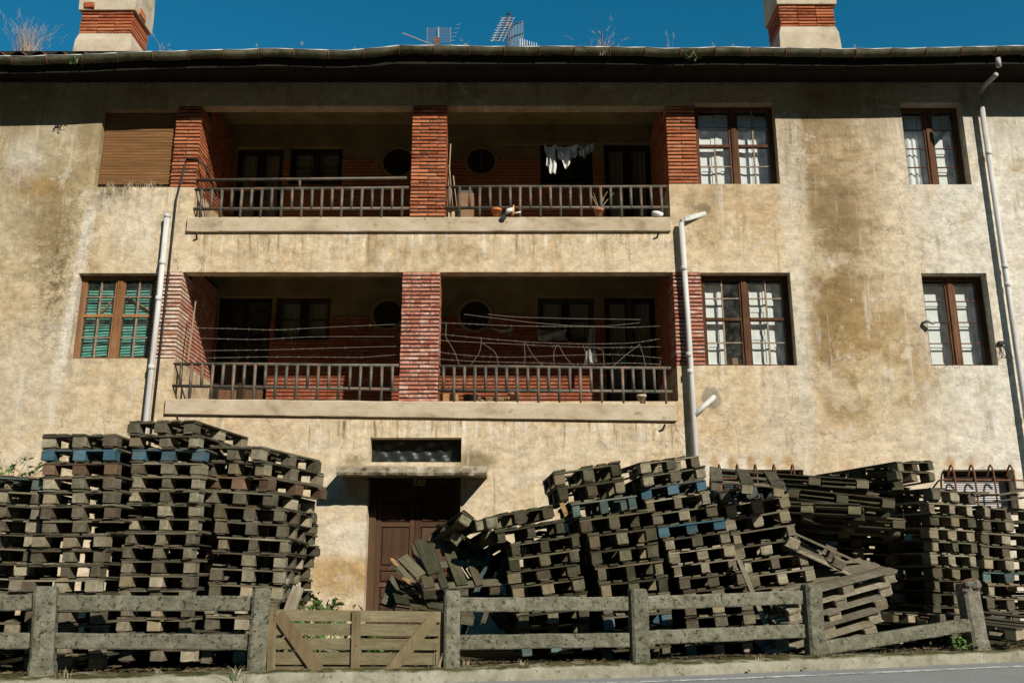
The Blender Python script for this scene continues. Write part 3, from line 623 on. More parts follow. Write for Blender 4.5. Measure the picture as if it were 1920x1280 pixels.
railing(369, 763, (356, 352), (392, 391), (408, 407), 21, 0.02, extra=(338, 334))
railing(833, 1247, (351, 350), (390, 389), (407, 407), 22, 0.02, start=1)
railing(330, 745, (682, 685), (723, 730), (748, 753), 21, 0.02, start=1)
railing(821, 1254, (687, 690), (731, 734), (756, 758), 22, 0.02, start=1)

# ------------------------------------------------------------------ windows
def grid_window(r, depth, mat, cols, rowsets, mid=None, name='window', munt=0.011, fw=0.055, label=None, center=True, muntmat=None, panes=True, sillmat=None):
    """outer frame > mullion, rails, muntins and one pane per light"""
    x0, x1, z0, z1 = r; y = depth; m = MB()
    m.box(x0, x0+fw, y, y+0.07, z0, z1); m.box(x1-fw, x1, y, y+0.07, z0, z1); m.box(x0+fw, x1-fw, y, y+0.07, z1-fw, z1); m.box(x0+fw, x1-fw, y, y+0.07, z0, z0+fw*0.9)
    f = m.build(name, mat, house)
    if label: f['label'] = label
    xm = (x0 + x1) / 2; mw = 0.085 if center else 0.0
    if center:
        MB().chbox(xm-mw/2, xm+mw/2, y-0.014, y+0.06, z0+0.004, z1-0.004, 0.006).build('mullion', mat, f)
    halves = [(x0+fw, xm-mw/2), (xm+mw/2, x1-fw)] if center else [(x0+fw, x1-fw)]
    mm = muntmat or mat
    for hi, (a, b) in enumerate(halves):
        zz = [z0+fw*0.9] + ([mid] if mid else []) + [z1-fw]
        st = 0.030
        for s_ in (a, b - st): MB().box(s_, s_+st, y+0.008, y+0.05, zz[0], zz[-1]).build('stile', mat, f)
        if mid: MB().chbox(a+st, b-st, y-0.004, y+0.05, mid-0.026, mid+0.026, 0.006).build('meeting_rail', mat, f)
        for k in range(len(zz)-1):
            p = zz[k] + (0.026 if k and mid else 0); q = zz[k+1] - (0.026 if mid and k == 0 else 0)
            nc, nr = cols[hi] if isinstance(cols, list) else cols, rowsets[k]
            if isinstance(nc, (list, tuple)): nc = nc[k]
            for i in range(1, nc):
                xx = a+st + (b-a-2*st)*i/nc; MB().box(xx-munt, xx+munt, y+0.012, y+0.04, p, q).build('muntin', mm, f)
            for j in range(1, nr):
                zc = p + (q-p)*j/nr; MB().box(a+st, b-st, y+0.014, y+0.038, zc-munt*0.8, zc+munt*0.8).build('muntin', mm, f)
            if panes:
                for i in range(nc):
                    for j in range(nr):
                        xa, xb = a+st+(b-a-2*st)*i/nc, a+st+(b-a-2*st)*(i+1)/nc; za, zb = p+(q-p)*j/nr, p+(q-p)*(j+1)/nr
                        tl = random.Random(int((xa + 20) * 1000 + za * 77)).uniform(-0.004, 0.004)
                        MB().add([(xa, y+0.027+tl, za), (xb, y+0.027-tl, za), (xb, y+0.027-tl, zb), (xa, y+0.027+tl, zb)], [(0,1,2,3)]).build('pane', M['glass'], f)
    v = MB(); yb = y + 0.55
    v.add([(x0,y+.06,z0),(x1,y+.06,z0),(x1,yb,z0),(x0,yb,z0),(x0,y+.06,z1),(x1,y+.06,z1),(x1,yb,z1),(x0,yb,z1)], [(2,3,7,6),(0,3,2,1),(4,5,6,7),(0,4,7,3),(1,2,6,5)])
    v.build('room', M['void'], f)
    return f, halves
def shutter(f, xa, xb, z0, z1, y, npan=3, skew=0.0, mat=None):
    mat = mat or M['white']; m = MB(); w_ = xb - xa
    m.box(xa, xb, y+0.012, y+0.03, z0, z1)
    m.box(xa, xa+0.06, y, y+0.0115, z0, z1); m.box(xb-0.06, xb, y, y+0.0115, z0, z1)
    for k in range(npan+1):
        zc = z0 + (z1-z0)*k/npan; m.box(xa+0.061, xb-0.061, y, y+0.0115, max(z0, zc-0.035), min(z1, zc+0.035))
    o = m.build('shutter', mat, f); return o
def curtain(f, xa, xb, z0, z1, y, amp=0.012, waves=7, mat=None, name='curtain'):
    m = MB(); n = 48; vs = []
    for i in range(n+1):
        t = i/n; xx = xa + (xb-xa)*t; q = amp*math.sin(t*waves*2*math.pi + 0.6*math.sin(t*9))
        vs += [(xx, y + q*0.5, z1), (xx + 0.01*math.sin(t*20), y + q, (z0+z1)/2), (xx + 0.015*math.sin(t*14), y + q*1.3, z0)]
    m.add(vs, [(i*3+k, (i+1)*3+k, (i+1)*3+k+1, i*3+k+1) for i in range(n) for k in range(2)])
    return m.build(name, mat or M['curtain'], f, True)

# upper middle and lower middle windows
f, hv = grid_window(W3, 0.15, M['frame'], [(2, 1), (2, 2)], [2, 2], mid=(W3[2] + W3[3]) / 2 + 0.02, muntmat=M['muntin'])
z0, z1 = W3[2] + 0.06, W3[3] - 0.07
shutter(f, hv[0][0]+0.01, hv[0][0]+0.30, z0, z1, 0.28, 4); shutter(f, hv[0][0]+0.31, hv[0][1]+0.02, z0, z1, 0.27, 4)
curtain(f, hv[1][0]-0.01, hv[1][0]+0.34, z0, z1, 0.29, 0.006, 3); shutter(f, hv[1][0]+0.30, hv[1][1], z0, z1, 0.32, 3)
f, hv = grid_window(W4, 0.15, M['frame'], 2, [2, 2], mid=(W4[2] + W4[3]) / 2 + 0.03, muntmat=M['muntin'])
z0, z1 = W4[2] + 0.06, W4[3] - 0.07
shutter(f, hv[0][0]+0.005, hv[0][0]+0.30, z0, z1, 0.285, 4)
MB().box(hv[0][1]-0.17, hv[0][1]-0.04, 0.24, 0.30, z0, z0+0.11).build('small_box', M['card'], f)
shutter(f, hv[1][0]+0.01, hv[1][0]+0.33, z0, z1, 0.275, 3); shutter(f, hv[1][0]+0.34, hv[1][1]-0.005, z0, z1, 0.295, 4)
# right-hand casements
for r, lab, k in ((W5, None, 0), (W6, None, 1)):
    f, hv = grid_window(r, 0.17, M['frame'], 1, [4], munt=0.008, fw=0.06)
    z0, z1 = r[2] + 0.06, r[3] - 0.07
    if k == 0: curtain(f, hv[0][0]-0.01, hv[0][1]+0.01, z0, z1, 0.30, 0.014, 5)
    else: shutter(f, hv[0][0]+0.005, hv[0][1]+0.01, z0, z1, 0.30, 4)
    shutter(f, hv[1][0]+0.005, hv[1][1]-0.06, z0, z1, 0.30, 4)
    curtain(f, hv[1][1]-0.12, hv[1][1], z0, z1, 0.285, 0.01, 3)
# lower left: green venetian blind, braced from inside
f, hv = grid_window(W2, 0.13, M['frame_old'], 2, [2, 2], mid=(W2[2] + W2[3]) / 2 + 0.03, muntmat=M['muntin'])
z0, z1 = W2[2] + 0.12, W2[3] - 0.07; slat_me = {}
for hi, (a, b) in enumerate(hv):
    n = 27; ln = b - a - 0.03
    me = MB().add([(-ln/2,-0.018,-0.022),(0,-0.020,-0.024),(ln/2,-0.018,-0.022),(ln/2,0.012,0.022),(0,0.010,0.020),(-ln/2,0.012,0.022)], [(0,1,4,5),(1,2,3,4)]).mesh('slat', M['green'])
    for k in range(n):
        o = obj('slat', me, f); t = k / (n - 1)
        o.location = ((a+b)/2, 0.255 + rnd.uniform(-0.004, 0.004), z0 + (z1-z0)*t)
        o.rotation_euler = (rnd.uniform(-0.15, 0.1), (-0.08 if hi == 0 else -0.06) * max(0, 1 - t*1.4) + rnd.uniform(-0.015, 0.015), 0)
p0, p1 = hv[0], hv[1]; zc = (W2[2]+W2[3])/2
MB().bar((p0[0]+0.20, 0.22, zc+0.02), (p0[1]+0.02, 0.22, W2[3]-0.22), 0.015, 0.045, (0,1,0)).build('brace', M['frame_old'], f)
MB().bar((p1[0]+0.0, 0.22, W2[3]-0.28), (p1[1]-0.02, 0.22, zc+0.10), 0.015, 0.05, (0,1,0)).build('brace', M['frame_old'], f)
# upper left: closed brown slat blind hanging in the opening
x0, x1, z0, z1 = W1
f = MB().box(x0, x1, 0.20, 0.24, z1-0.08, z1).build('blind_window', M['frame_dark'], house); f['label'] = 'window closed with a brown slat blind'
m = MB(); n = 46
for k in range(n):
    t = k / n; za = z0 + 0.09 + (z1 - z0 - 0.10) * t; dy = 0.02 * math.sin(t * 2.2)
    m.chbox(x0+0.015, x1-0.012 + rnd.uniform(-0.004, 0.004), 0.085 + dy + rnd.uniform(-0.002, 0.002), 0.10 + dy, za, za + (z1-z0-0.10)/n*0.86, 0.003)
m.build('slat_blind', M['bamboo'], f, kind='stuff')
MB().add([(x0,0.2,z0),(x1,0.2,z0),(x1,0.2,z1),(x0,0.2,z1)], [(0,1,2,3)]).build('room', M['void'], f)
MB().box(x0+0.6*(x1-x0), x1-0.02, 0.10, 0.13, z0+0.002, z0+0.085).build('sill_board', M['frame_dark'], f)

# loggia doors, windows and round windows
def french(r, door, cmat, name):
    f, hv = grid_window(r, BACK + 0.10, M['frame_dark'], 1, [3] if door else [2], name=name, munt=0.012, fw=0.06)
    x0, x1, z0, z1 = r
    for a, b in hv:
        zb = z0 + (0.75 if door else 0.06)
        if door: MB().chbox(a+0.02, b-0.02, BACK+0.095, BACK+0.15, z0+0.05, z0+0.72, 0.02).build('door_panel', M['frame'] if cmat is None else M['frame_dark'], f)
        if cmat: curtain(f, a, b, zb, z1-0.06, BACK+0.24, 0.012, 4, cmat)
    return f
for i, r in enumerate(cutU): french(r, i in (0, 3), [M['dim_curtain'], M['dim_curtain'], None, M['dim_curtain']][i], 'balcony_door' if i in (0, 3) else 'loggia_window')
for i, r in enumerate(cutL): french(r, i in (0, 3), M['dim_curtain'] if i else None, 'balcony_door' if i in (0, 3) else 'loggia_window')
for (ox, oz, r_) in ocU + ocL:
    m = MB(); n = 28; vs = []; fs = []
    for k in range(n):
        a = 2*math.pi*k/n; c_, s_ = math.cos(a), math.sin(a)
        vs += [(ox+(r_+.05)*c_, BACK-0.03, oz+(r_+.05)*s_), (ox+r_*c_, BACK-0.03, oz+r_*s_), (ox+r_*c_, BACK-0.004, oz+r_*s_), (ox+(r_+.05)*c_, BACK-0.0, oz+(r_+.05)*s_)]
    for k in range(n):
        q = (k+1) % n
        for u in range(3): fs.append((k*4+u, q*4+u, q*4+u+1, k*4+u+1))
    m.add(vs, fs); f = m.build('round_window', M['loggia_plaster'], house)
    MB().add([(ox+r_*math.cos(2*math.pi*k/n), BACK-0.005, oz+r_*math.sin(2*math.pi*k/n)) for k in range(n)], [tuple(range(n))]).build('pane', M['black'], f)
    MB().box(ox-0.012, ox+0.012, BACK-0.02, BACK-0.006, oz-r_, oz+r_).build('muntin', M['frame_dark'], f)

# front door, transom light, canopy, number plate
x0, x1, z0, z1 = DR; yd = 0.22
m = MB(); m.box(x0, x0+0.10, yd-0.02, yd+0.08, z0, z1); m.box(x1-0.10, x1, yd-0.02, yd+0.08, z0, z1); m.box(x0+0.1, x1-0.1, yd-0.02, yd+0.08, z1-0.09, z1)
df = m.build('front_door', M['door'], house); df['label'] = 'brown panelled double front door under the canopy'
MB().box(x0, x1, yd+0.085, yd+0.10, z0, z1).build('door_backing', M['frame_dark'], df)
xm = (x0+x1)/2
for a, b in ((x0+0.102, xm-0.004), (xm+0.004, x1-0.102)):
    lf = MB().box(a, b, yd+0.03, yd+0.07, z0, z1-0.092).build('door_leaf', M['door'], df)
    zp = z0 + 0.12
    hts = [0.17] * 4 + [0.55, 0.30]
    MB().box(a, a+0.07, yd+0.008, yd+0.0295, z0, z1-0.095).build('door_stile', M['door'], df); MB().box(b-0.07, b, yd+0.008, yd+0.0295, z0, z1-0.095).build('door_stile', M['door'], df)
    for h_ in hts:
        if zp + h_ > z1 - 0.15: break
        MB().box(a+0.071, b-0.071, yd+0.009, yd+0.0295, zp-0.055, zp).build('door_rail', M['door'], df)
        MB().chbox(a+0.085, b-0.085, yd+0.012, yd+0.03, zp+0.018, zp+h_-0.018, 0.014).build('door_panel', M['door'], df)
        zp += h_ + 0.055
    MB().box(a+0.071, b-0.071, yd+0.009, yd+0.0295, zp-0.055, z1-0.095).build('door_rail', M['door'], df)
x0, x1, z0, z1 = TR
tf = MB().box(x0, x0+0.05, 0.20, 0.26, z0, z1).box(x1-0.04, x1, 0.20, 0.26, z0, z1).box(x0+0.05, x1-0.04, 0.20, 0.26, z1-0.04, z1).box(x0+0.05, x1-0.04, 0.20, 0.26, z0, z0+0.03).build('transom_light', M['frame_dark'], house)
m = MB(); nx, nz = 40, 10; vs = []
for i in range(nx+1):
    for j in range(nz+1): vs.append((x0+0.05+(x1-x0-0.09)*i/nx, 0.225 + 0.010*math.sin(i*0.9+j*0.5)+0.008*math.sin(i*0.35-j*1.1)+rnd.uniform(-0.002, 0.002), z0+0.03+(z1-z0-0.07)*j/nz))
m.add(vs, [(i*(nz+1)+j, (i+1)*(nz+1)+j, (i+1)*(nz+1)+j+1, i*(nz+1)+j+1) for i in range(nx) for j in range(nz)])
m.build('plastic_sheet', M['plastic_sheet'], tf, True)
CD = 0.52
a, b, t_ = at(630, 889, -CD), at(912, 890, -CD), at(630, 872, -CD)
m = MB(); n = 34; vs = []
for i in range(n+1):
    t = i/n; xx = a.x + (b.x-a.x)*t; zb = a.z + (b.z-a.z)*t; q = rnd.uniform(-0.012, 0.012); q2 = rnd.uniform(-0.010, 0.008)
    vs += [(xx, 0.02, zb+0.015), (xx, -CD+0.02+q, zb+q2), (xx, -CD+q, zb+0.03), (xx, -CD+q*0.6, zb+0.10+q2), (xx, -CD+0.04, zb+0.125+q2), (xx, 0.02, zb+0.15)]
k = 6; fs = [tuple(range(k)), tuple(n*k+i for i in range(k))[::-1]]
for i in range(n):
    for q in range(k): fs.append((i*k+q, i*k+(q+1) % k, (i+1)*k+(q+1) % k, (i+1)*k+q))
m.add(vs, fs); m.build('door_canopy', M['canopy'], house)
q0, q1 = at(776, 893, 0.16), at(797, 910, 0.16)
pl_ = MB().chbox(q0.x, q1.x, 0.15, 0.165, q1.z, q0.z, 0.004).build('number_plate', simple('number_enamel', [(0.3, (0.50, 0.36, 0.17)), (0.7, (0.62, 0.46, 0.24))], 8, 0.5, 0.0), house)
pl_['label'] = 'house number plate reading 21'
def text(body, size, loc, mat, parent, name):
    cu = bpy.data.curves.new(name, 'FONT'); cu.body = body; cu.size = size; cu.align_x = 'CENTER'; cu.align_y = 'CENTER'; cu.extrude = 0.002
    tmp = bpy.data.objects.new('t', cu); COL.objects.link(tmp); dg = bpy.context.evaluated_depsgraph_get()
    me = bpy.data.meshes.new_from_object(tmp.evaluated_get(dg)); bpy.data.objects.remove(tmp); me.materials.clear(); me.materials.append(mat)
    o = obj(name, me, parent); o.location = loc; o.rotation_euler = (R(90), 0, 0); return o
text('21', 0.16, ((q0.x+q1.x)/2, 0.147, (q0.z+q1.z)/2), M['black'], pl_, 'numerals')
MB().bar(((q0.x+q1.x)/2-0.05, 0.19, q0.z-0.02), ((q0.x+q1.x)/2-0.05, 0.19, q0.z+0.05), 0.02, 0.05).build('plate_bracket', M['frame_dark'], pl_)

# basement windows with bowed iron grilles
def grille(r, xs_px, top_py, rail, blindmat, far, label):
    x0, x1, z0, z1 = r
    f = MB().box(x0, x0+0.04, 0.20, 0.26, z0, z1).box(x1-0.04, x1, 0.20, 0.26, z0, z1).box(x0+0.04, x1-0.04, 0.20, 0.26, z1-0.04, z1).build('basement_window', M['frame_dark'], house); f['label'] = label
    m = MB(); k = 0; z = z0 + 0.02
    while z < z1 - 0.10:
        m.add([(x0+0.04, 0.205, z), (x1-0.04, 0.205, z), (x1-0.04, 0.225, z+0.026), (x0+0.04, 0.225, z+0.026)], [(0,1,2,3)]); z += 0.03
    m.build('louvre_blind', blindmat, f, kind='stuff')
    MB().add([(x0,0.27,z0),(x1,0.27,z0),(x1,0.27,z1),(x0,0.27,z1)], [(0,1,2,3)]).build('room', M['void'], f)
    P0 = 0.16
    for px in xs_px:
        tp = at(px, top_py, -P0); wx = tp.x - 0.02
        zt = tp.z - 0.02
        pts = [Vector((wx, 0.02, zt - 0.16)), Vector((wx, -0.05, zt-0.05)), Vector((wx, -P0*0.7, zt)), Vector((wx, -P0, zt-0.06)), Vector((wx, -P0-0.02, zt-0.18)), Vector((wx, -P0-0.02, z0-0.1))]
        pts2 = []
        for i in range(len(pts)-1):
            for u in range(4): pts2.append(pts[i].lerp(pts[i+1], u/4))
        pts2.append(pts[-1]); sm = [pts2[0]] + [(pts2[i-1]+pts2[i]*2+pts2[i+1])/4 for i in range(1, len(pts2)-1)] + [pts2[-1]]
        MB().tube(sm, 0.013, 8).build('grille_bar', M['rust'], f, True)
    a, b = at(rail[0], rail[2], -P0), at(rail[1], rail[2], -P0)
    MB().tube([(a.x-0.05, 0.01, a.z-0.12), (a.x-0.03, -0.08, a.z-0.05), (a.x, -P0+0.03, a.z), (a.x+0.06, -P0+0.01, a.z+0.01), (b.x-0.05, -P0+0.01, a.z), (b.x+0.02, -P0+0.04, a.z-0.02), (b.x+0.05, 0.01, a.z-0.12)], 0.013, 8).build('grille_rail', M['rust'], f, True)
M['louvre'] = simple('pale_louvre', [(0.3, (0.45, 0.44, 0.43)), (0.7, (0.62, 0.60, 0.58))], 5, 0.6, 0.001, (0.5, 1, 1))
grille(B1, (1352, 1386, 1420, 1455, 1490), 866, (1340, 1520, 898), simple('dark_louvre', [(0.3, (0.03, 0.035, 0.035)), (0.7, (0.07, 0.085, 0.09))], 5, 0.5, 0.001), 0, 'basement window behind five bowed rusty bars')
grille(B2, (1788, 1826, 1862, 1899), 867, (1762, 1925, 900), M['louvre'], 0, 'basement window behind four bowed rusty bars')

# drainpipes, branch pipes, conduit
def pipe(pts, r, name, mat, collars=(), label=None, parent=house):
    o = MB().tube(pts, r, 14).build(name, mat, parent, True)
    for c in [Vector(pts[0]).lerp(Vector(pts[-1]), u_) for u_ in ((0.12, 0.38, 0.62, 0.85) if name == 'drainpipe' else ())] + list(collars):
        d = (Vector(pts[-1]) - Vector(pts[0])).normalized(); c = Vector(c); c.x = Vector(pts[0]).lerp(Vector(pts[-1]), max(0, min(1, (pts[0][2] - c.z) / (pts[0][2] - pts[-1][2] + 1e-6)))).x if name == 'drainpipe' else c.x
        MB().tube([c - d*0.035, c + d*0.035], r + 0.006, 14).build('pipe_collar', M['pipe'] if mat is M['pipe'] else mat, o, True)
    if label: o['label'] = label
    return o
PY = -0.10
a, b = at(315, 406, PY), at(270, 800, PY); b = Vector((a.x*0.4 + b.x*0.6 - 0.02, PY, -0.02)); a.x = a.x*0.5 + at(293, 600, PY).x*0.5
dp = pipe([a, at(294, 595, PY).lerp(Vector((a.x, PY, at(294, 595, PY).z)), .5), b], 0.041, 'drainpipe', M['pipe'], [at(293, 560, PY).lerp(a, 0.0)], 'white drainpipe beside the left brick pier')
dp2 = pipe([a + Vector((0, 0, -0.02)), a + Vector((0, 0, 0.035))], 0.048, 'pipe_socket', M['pipe'], parent=dp)
a = at(1283, 418, PY); b = at(1300, 842, PY); xm = (a.x + b.x)/2
dp = pipe([(xm-0.03, PY, a.z), (xm, PY, (a.z+b.z)/2), (xm+0.03, PY, -0.02)], 0.041, 'drainpipe', M['pipe'], [(xm, PY, at(0, 665, PY).z)], 'white drainpipe with side branches right of the loggias')
q = at(1322, 400, 0.0); pipe([(xm-0.03, PY, a.z-0.03), (xm-0.02, PY, a.z+0.03), (xm+0.04, PY+0.01, a.z+0.07), (q.x, 0.02, q.z)], 0.040, 'branch_pipe', M['pipe'], parent=dp)
q = at(1340, 743, 0.0); pipe([(xm+0.02, PY, at(0, 778, PY).z), (q.x, 0.02, q.z)], 0.039, 'branch_pipe', M['pipe'], parent=dp)
a = at(1838, 182, PY); b = at(1884, 470, PY); xm = a.x
g0 = at(1871, 112, -0.80)
dp = pipe([(xm, PY, a.z+0.02), (xm+0.01, PY, (a.z+0.9)/2), (xm+0.03, PY, -0.02)], 0.040, 'drainpipe', M['pipe'], [(xm+0.01, PY, at(0, 500, PY).z)], 'white drainpipe at the far right below the gutter')
pipe([(xm, PY, a.z-0.06), (xm, PY, a.z+0.05), (xm+0.05, PY-0.06, a.z+0.16), (g0.x-0.03, g0.y+0.06, g0.z-0.22)], 0.038, 'offset_pipe', M['pipe_grey'], parent=dp)
pipe([(g0.x, g0.y, g0.z-0.12), (g0.x, g0.y, g0.z+0.02)], 0.038, 'outlet_pipe', M['pipe_grey'], parent=dp)
c0, c1, c2 = at(343, 300, -0.03), at(330, 352, -0.03), at(318, 420, -0.03)
cx_ = at(322, 420, -0.03).x
MB().tube([at(398, 325, 0.0) + Vector((0.0, 0.30, -0.25)), at(385, 310, 0.0) + Vector((-0.02, 0.05, 0)), at(370, 299, -0.03), at(350, 298, -0.03), (cx_+0.12, -0.03, c0.z-0.06), (cx_+0.03, -0.03, c1.z-0.2), (cx_+0.02, -0.03, 5.0), (cx_-0.02, -0.03, 1.0)], 0.016, 8).build('black_conduit', M['black'], house, True)

# camera on the right window, socket and loose leads, rods under the slabs
p = at(1742, 603, -0.06)
sc_ = MB().tube([(p.x-0.07, 0.0, p.z), (p.x-0.05, -0.06, p.z)], 0.022, 10).build('wall_camera', M['pipe_grey'], house, True); sc_['label'] = 'small white security camera beside the right window'
MB().tube([(p.x-0.05, -0.07, p.z+0.01), (p.x+0.05, -0.11, p.z-0.03)], [0.024, 0.03], 12).build('camera_body', M['pipe'], sc_, True)
MB().tube([(p.x+0.05, -0.11, p.z-0.03), (p.x+0.056, -0.112, p.z-0.033)], 0.024, 12).build('camera_lens', M['black'], sc_, True)
p = at(1877, 643, -0.02)
sk = MB().box(p.x-0.04, p.x+0.04, -0.05, 0.0, p.z-0.025, p.z+0.025).build('cable_socket', M['black'], house)
for dx, dz in ((-0.04, -0.24), (0.06, -0.21), (0.16, -0.22)):
    MB().tube([(p.x, -0.03, p.z-0.02), (p.x+0.02+dx*0.2, -0.06, p.z-0.1), (p.x+dx*0.6, -0.05, p.z+dz*0.85), (p.x+dx, -0.01, p.z+dz)], 0.005, 6).build('lead', M['black'], sk, True)
for px, py in ((368, 440), (1232, 437), (1243, 797), (332, 780)):
    p = at(px, py, -0.04); MB().tube([(p.x, 0.0, p.z-0.06), (p.x+0.02, -0.10, p.z+0.0)], 0.014, 8).build('drain_spout', M['black'], house, True)

# ------------------------------------------------------------------ eave, gutter, roof, chimneys
OV = 0.845
gut_px = [(-200, 112), (0, 106), (130, 104), (215, 100), (330, 96), (430, 94), (500, 92), (640, 95), (700, 92), (737, 86), (800, 86), (900, 87), (960, 88), (1100, 88), (1180, 89), (1280, 91),
          (1340, 89), (1420, 90), (1500, 91), (1600, 92), (1700, 91), (1800, 89), (1920, 87), (2150, 86)]
def gut_z(x):
    pts = [(at(px, py, -OV).x, at(px, py, -OV).z) for px, py in gut_px]
    for (xa, za), (xb, zb) in zip(pts, pts[1:]):
        if xa <= x <= xb: t = (x-xa)/(xb-xa); t = t*t*(3-2*t); return za+(zb-za)*t
    return pts[0][1] if x < pts[0][0] else pts[-1][1]
gz_mean = gut_z(0)
gr = empty('gutter', (0, 0, 0), house)
seg_px = list(range(-110, 2100, 66)); rg = random.Random(5)
GR = 0.075
for i in range(len(seg_px)-1):
    xa, xb = at(seg_px[i], 95, -OV).x, at(seg_px[i+1], 95, -OV).x
    m = MB(); vs = []; ns, na = 6, 9; sag = rg.uniform(-0.012, 0.006)
    for s_ in range(ns+1):
        t = s_/ns; xx = xa+0.002 + (xb-xa-0.004)*t; zt = gut_z(xx) + sag*math.sin(math.pi*t) + (0.004 if i % 2 else -0.004); dent = rg.uniform(-0.004, 0.004)
        for k in range(na+1):
            a_ = math.pi * k / na; vs.append((xx, -OV + GR - GR*math.cos(a_) + dent*math.sin(a_), zt - GR*1.15*math.sin(a_)))
        for k in range(na, -1, -1):
            a_ = math.pi * k / na; vs.append((xx, -OV + GR - (GR-0.006)*math.cos(a_), zt - (GR*1.15-0.006)*math.sin(a_) ))
    K = 2*(na+1); fs = []
    for s_ in range(ns):
        for k in range(K): fs.append((s_*K+k, s_*K+(k+1) % K, (s_+1)*K+(k+1) % K, (s_+1)*K+k))
    m.add(vs, fs); m.build('gutter_section', M['gutter'], gr)
    zt = gut_z(xb)
    MB().tube([(xb, -OV + GR - (GR+0.006)*math.cos(math.pi*k/10), zt - (GR*1.15+0.006)*math.sin(math.pi*k/10)) for k in range(11)], 0.008, 6).build('gutter_bracket', M['rust'], gr, True)
    MB().tube([(xa, -OV+0.004, gut_z(xa)+0.006), ((xa+xb)/2, -OV+0.004, gut_z((xa+xb)/2)+sag+0.004), (xb, -OV+0.004, gut_z(xb)+0.006)], 0.009, 6).build('gutter_lip', M['zinc'], gr, True)
zsf = gz_mean - 0.13
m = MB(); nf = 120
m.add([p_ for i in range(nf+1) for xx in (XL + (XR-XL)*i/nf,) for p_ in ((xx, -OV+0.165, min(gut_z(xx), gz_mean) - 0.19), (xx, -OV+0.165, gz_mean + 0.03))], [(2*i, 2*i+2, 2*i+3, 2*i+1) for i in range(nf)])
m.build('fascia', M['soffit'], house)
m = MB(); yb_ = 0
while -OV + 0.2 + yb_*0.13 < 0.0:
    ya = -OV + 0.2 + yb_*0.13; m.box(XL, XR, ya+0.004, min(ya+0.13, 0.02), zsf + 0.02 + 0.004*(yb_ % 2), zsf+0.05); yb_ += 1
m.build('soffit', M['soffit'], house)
# pantile roof rising behind the gutter
m = MB(); nx = 560; vs = []; run = [(-OV+0.10, -0.07), (-OV+0.5, 0.11), (4.5, 1.95)]
for i in range(nx+1):
    xx = XL + (XR-XL)*i/nx; wv_ = 0.035*math.sin(i*2*math.pi/8)
    for yy, dz in run: vs.append((xx, yy, gz_mean + 0.02 + dz + wv_))
m.add(vs, [(i*3+k, (i+1)*3+k, (i+1)*3+k+1, i*3+k+1) for i in range(nx) for k in range(2)])
m.build('roof', M['tiles'], house)

def roof_z(y): return gz_mean + 0.22 + (y + OV - 0.5) * (1.9/4.7)
def chimney(pa, pb, pyb, band, cap, Y, dep, label):
    a, b = at(pa[0], pyb, Y), at(pa[1], pyb, Y)
    x0, x1 = a.x, b.x; t0, t1 = at(pb[0], band[0], Y), at(pb[1], band[0], Y); u0 = at(pb[0], band[1], Y)
    zb = roof_z(Y) - 0.4; zs0 = t0.z; zs1 = u0.z
    m = MB(); ins = max(0.02, min(t0.x - x0, 0.12))
    m.add([(x0-0.05, Y-0.05, zb), (x1+0.05, Y-0.05, zb), (x1+0.05, Y+dep+0.05, zb), (x0-0.05, Y+dep+0.05, zb), (x0, Y, zs0-0.14), (x1, Y, zs0-0.14), (x1, Y+dep, zs0-0.14), (x0, Y+dep, zs0-0.14),
           (x0+0.04, Y+0.035, zs0), (x1-0.04, Y+0.035, zs0), (x1-0.04, Y+dep-0.035, zs0), (x0+0.04, Y+dep-0.035, zs0)],
          [(0,1,5,4),(1,2,6,5),(2,3,7,6),(3,0,4,7),(4,5,9,8),(5,6,10,9),(6,7,11,10),(7,4,8,11)])
    c = m.build('chimney', M['chimney'], house); c['label'] = label
    MB().box(x0+0.06, x1-0.06, Y+0.06, Y+dep-0.06, zs0-0.02, zs1+0.02).build('chimney_core', M['mortar'], c)
    n = max(4, int(round((zs1-zs0)/0.065))); h_ = (zs1-zs0)/n; rg = random.Random(int(pa[0]))
    for k in range(n):
        j = rg.uniform(-0.008, 0.008)
        for q in range(3):
            xa = x0+0.035+j + (x1-x0-0.07)*q/3; xb = x0+0.035+j + (x1-x0-0.07)*(q+1)/3 - 0.006
            MB().chbox(xa, xb, Y+0.03+rg.uniform(-.006,.006), Y+dep-0.03, zs0+k*h_+0.004, zs0+(k+1)*h_-0.014, 0.007, 0.003, rg).build('brick_course', M['brick_up'], c)
    cz1 = zs1 + 0.9
    MB().add([(x0-0.005,Y-0.01,zs1),(x1+0.005,Y-0.01,zs1),(x1+0.005,Y+dep+0.01,zs1),(x0-0.005,Y+dep+0.01,zs1),(x0-0.01,Y-0.02,zs1+0.25),(x1+0.01,Y-0.02,zs1+0.25),(x1+0.01,Y+dep+0.02,zs1+0.25),(x0-0.01,Y+dep+0.02,zs1+0.25),
              (x0+0.0,Y,cz1),(x1,Y,cz1),(x1,Y+dep,cz1),(x0,Y+dep,cz1)],
             [(0,3,2,1),(0,1,5,4),(1,2,6,5),(2,3,7,6),(3,0,4,7),(4,5,9,8),(5,6,10,9),(6,7,11,10),(7,4,8,11),(8,9,10,11)]).build('chimney_head', M['chimney'], c)
    return c, (x0, x1, zs0, zs1)
ch1, g1 = chimney((138, 244), (146, 242), 98, (61, 19), 0, 1.0, 0.75, 'left chimney with crumbling render head and brick band')
ch2, g2 = chimney((1464, 1576), (1463, 1571), 90, (48, 8), 0, 1.0, 0.75, 'right chimney with square render base and brick band')
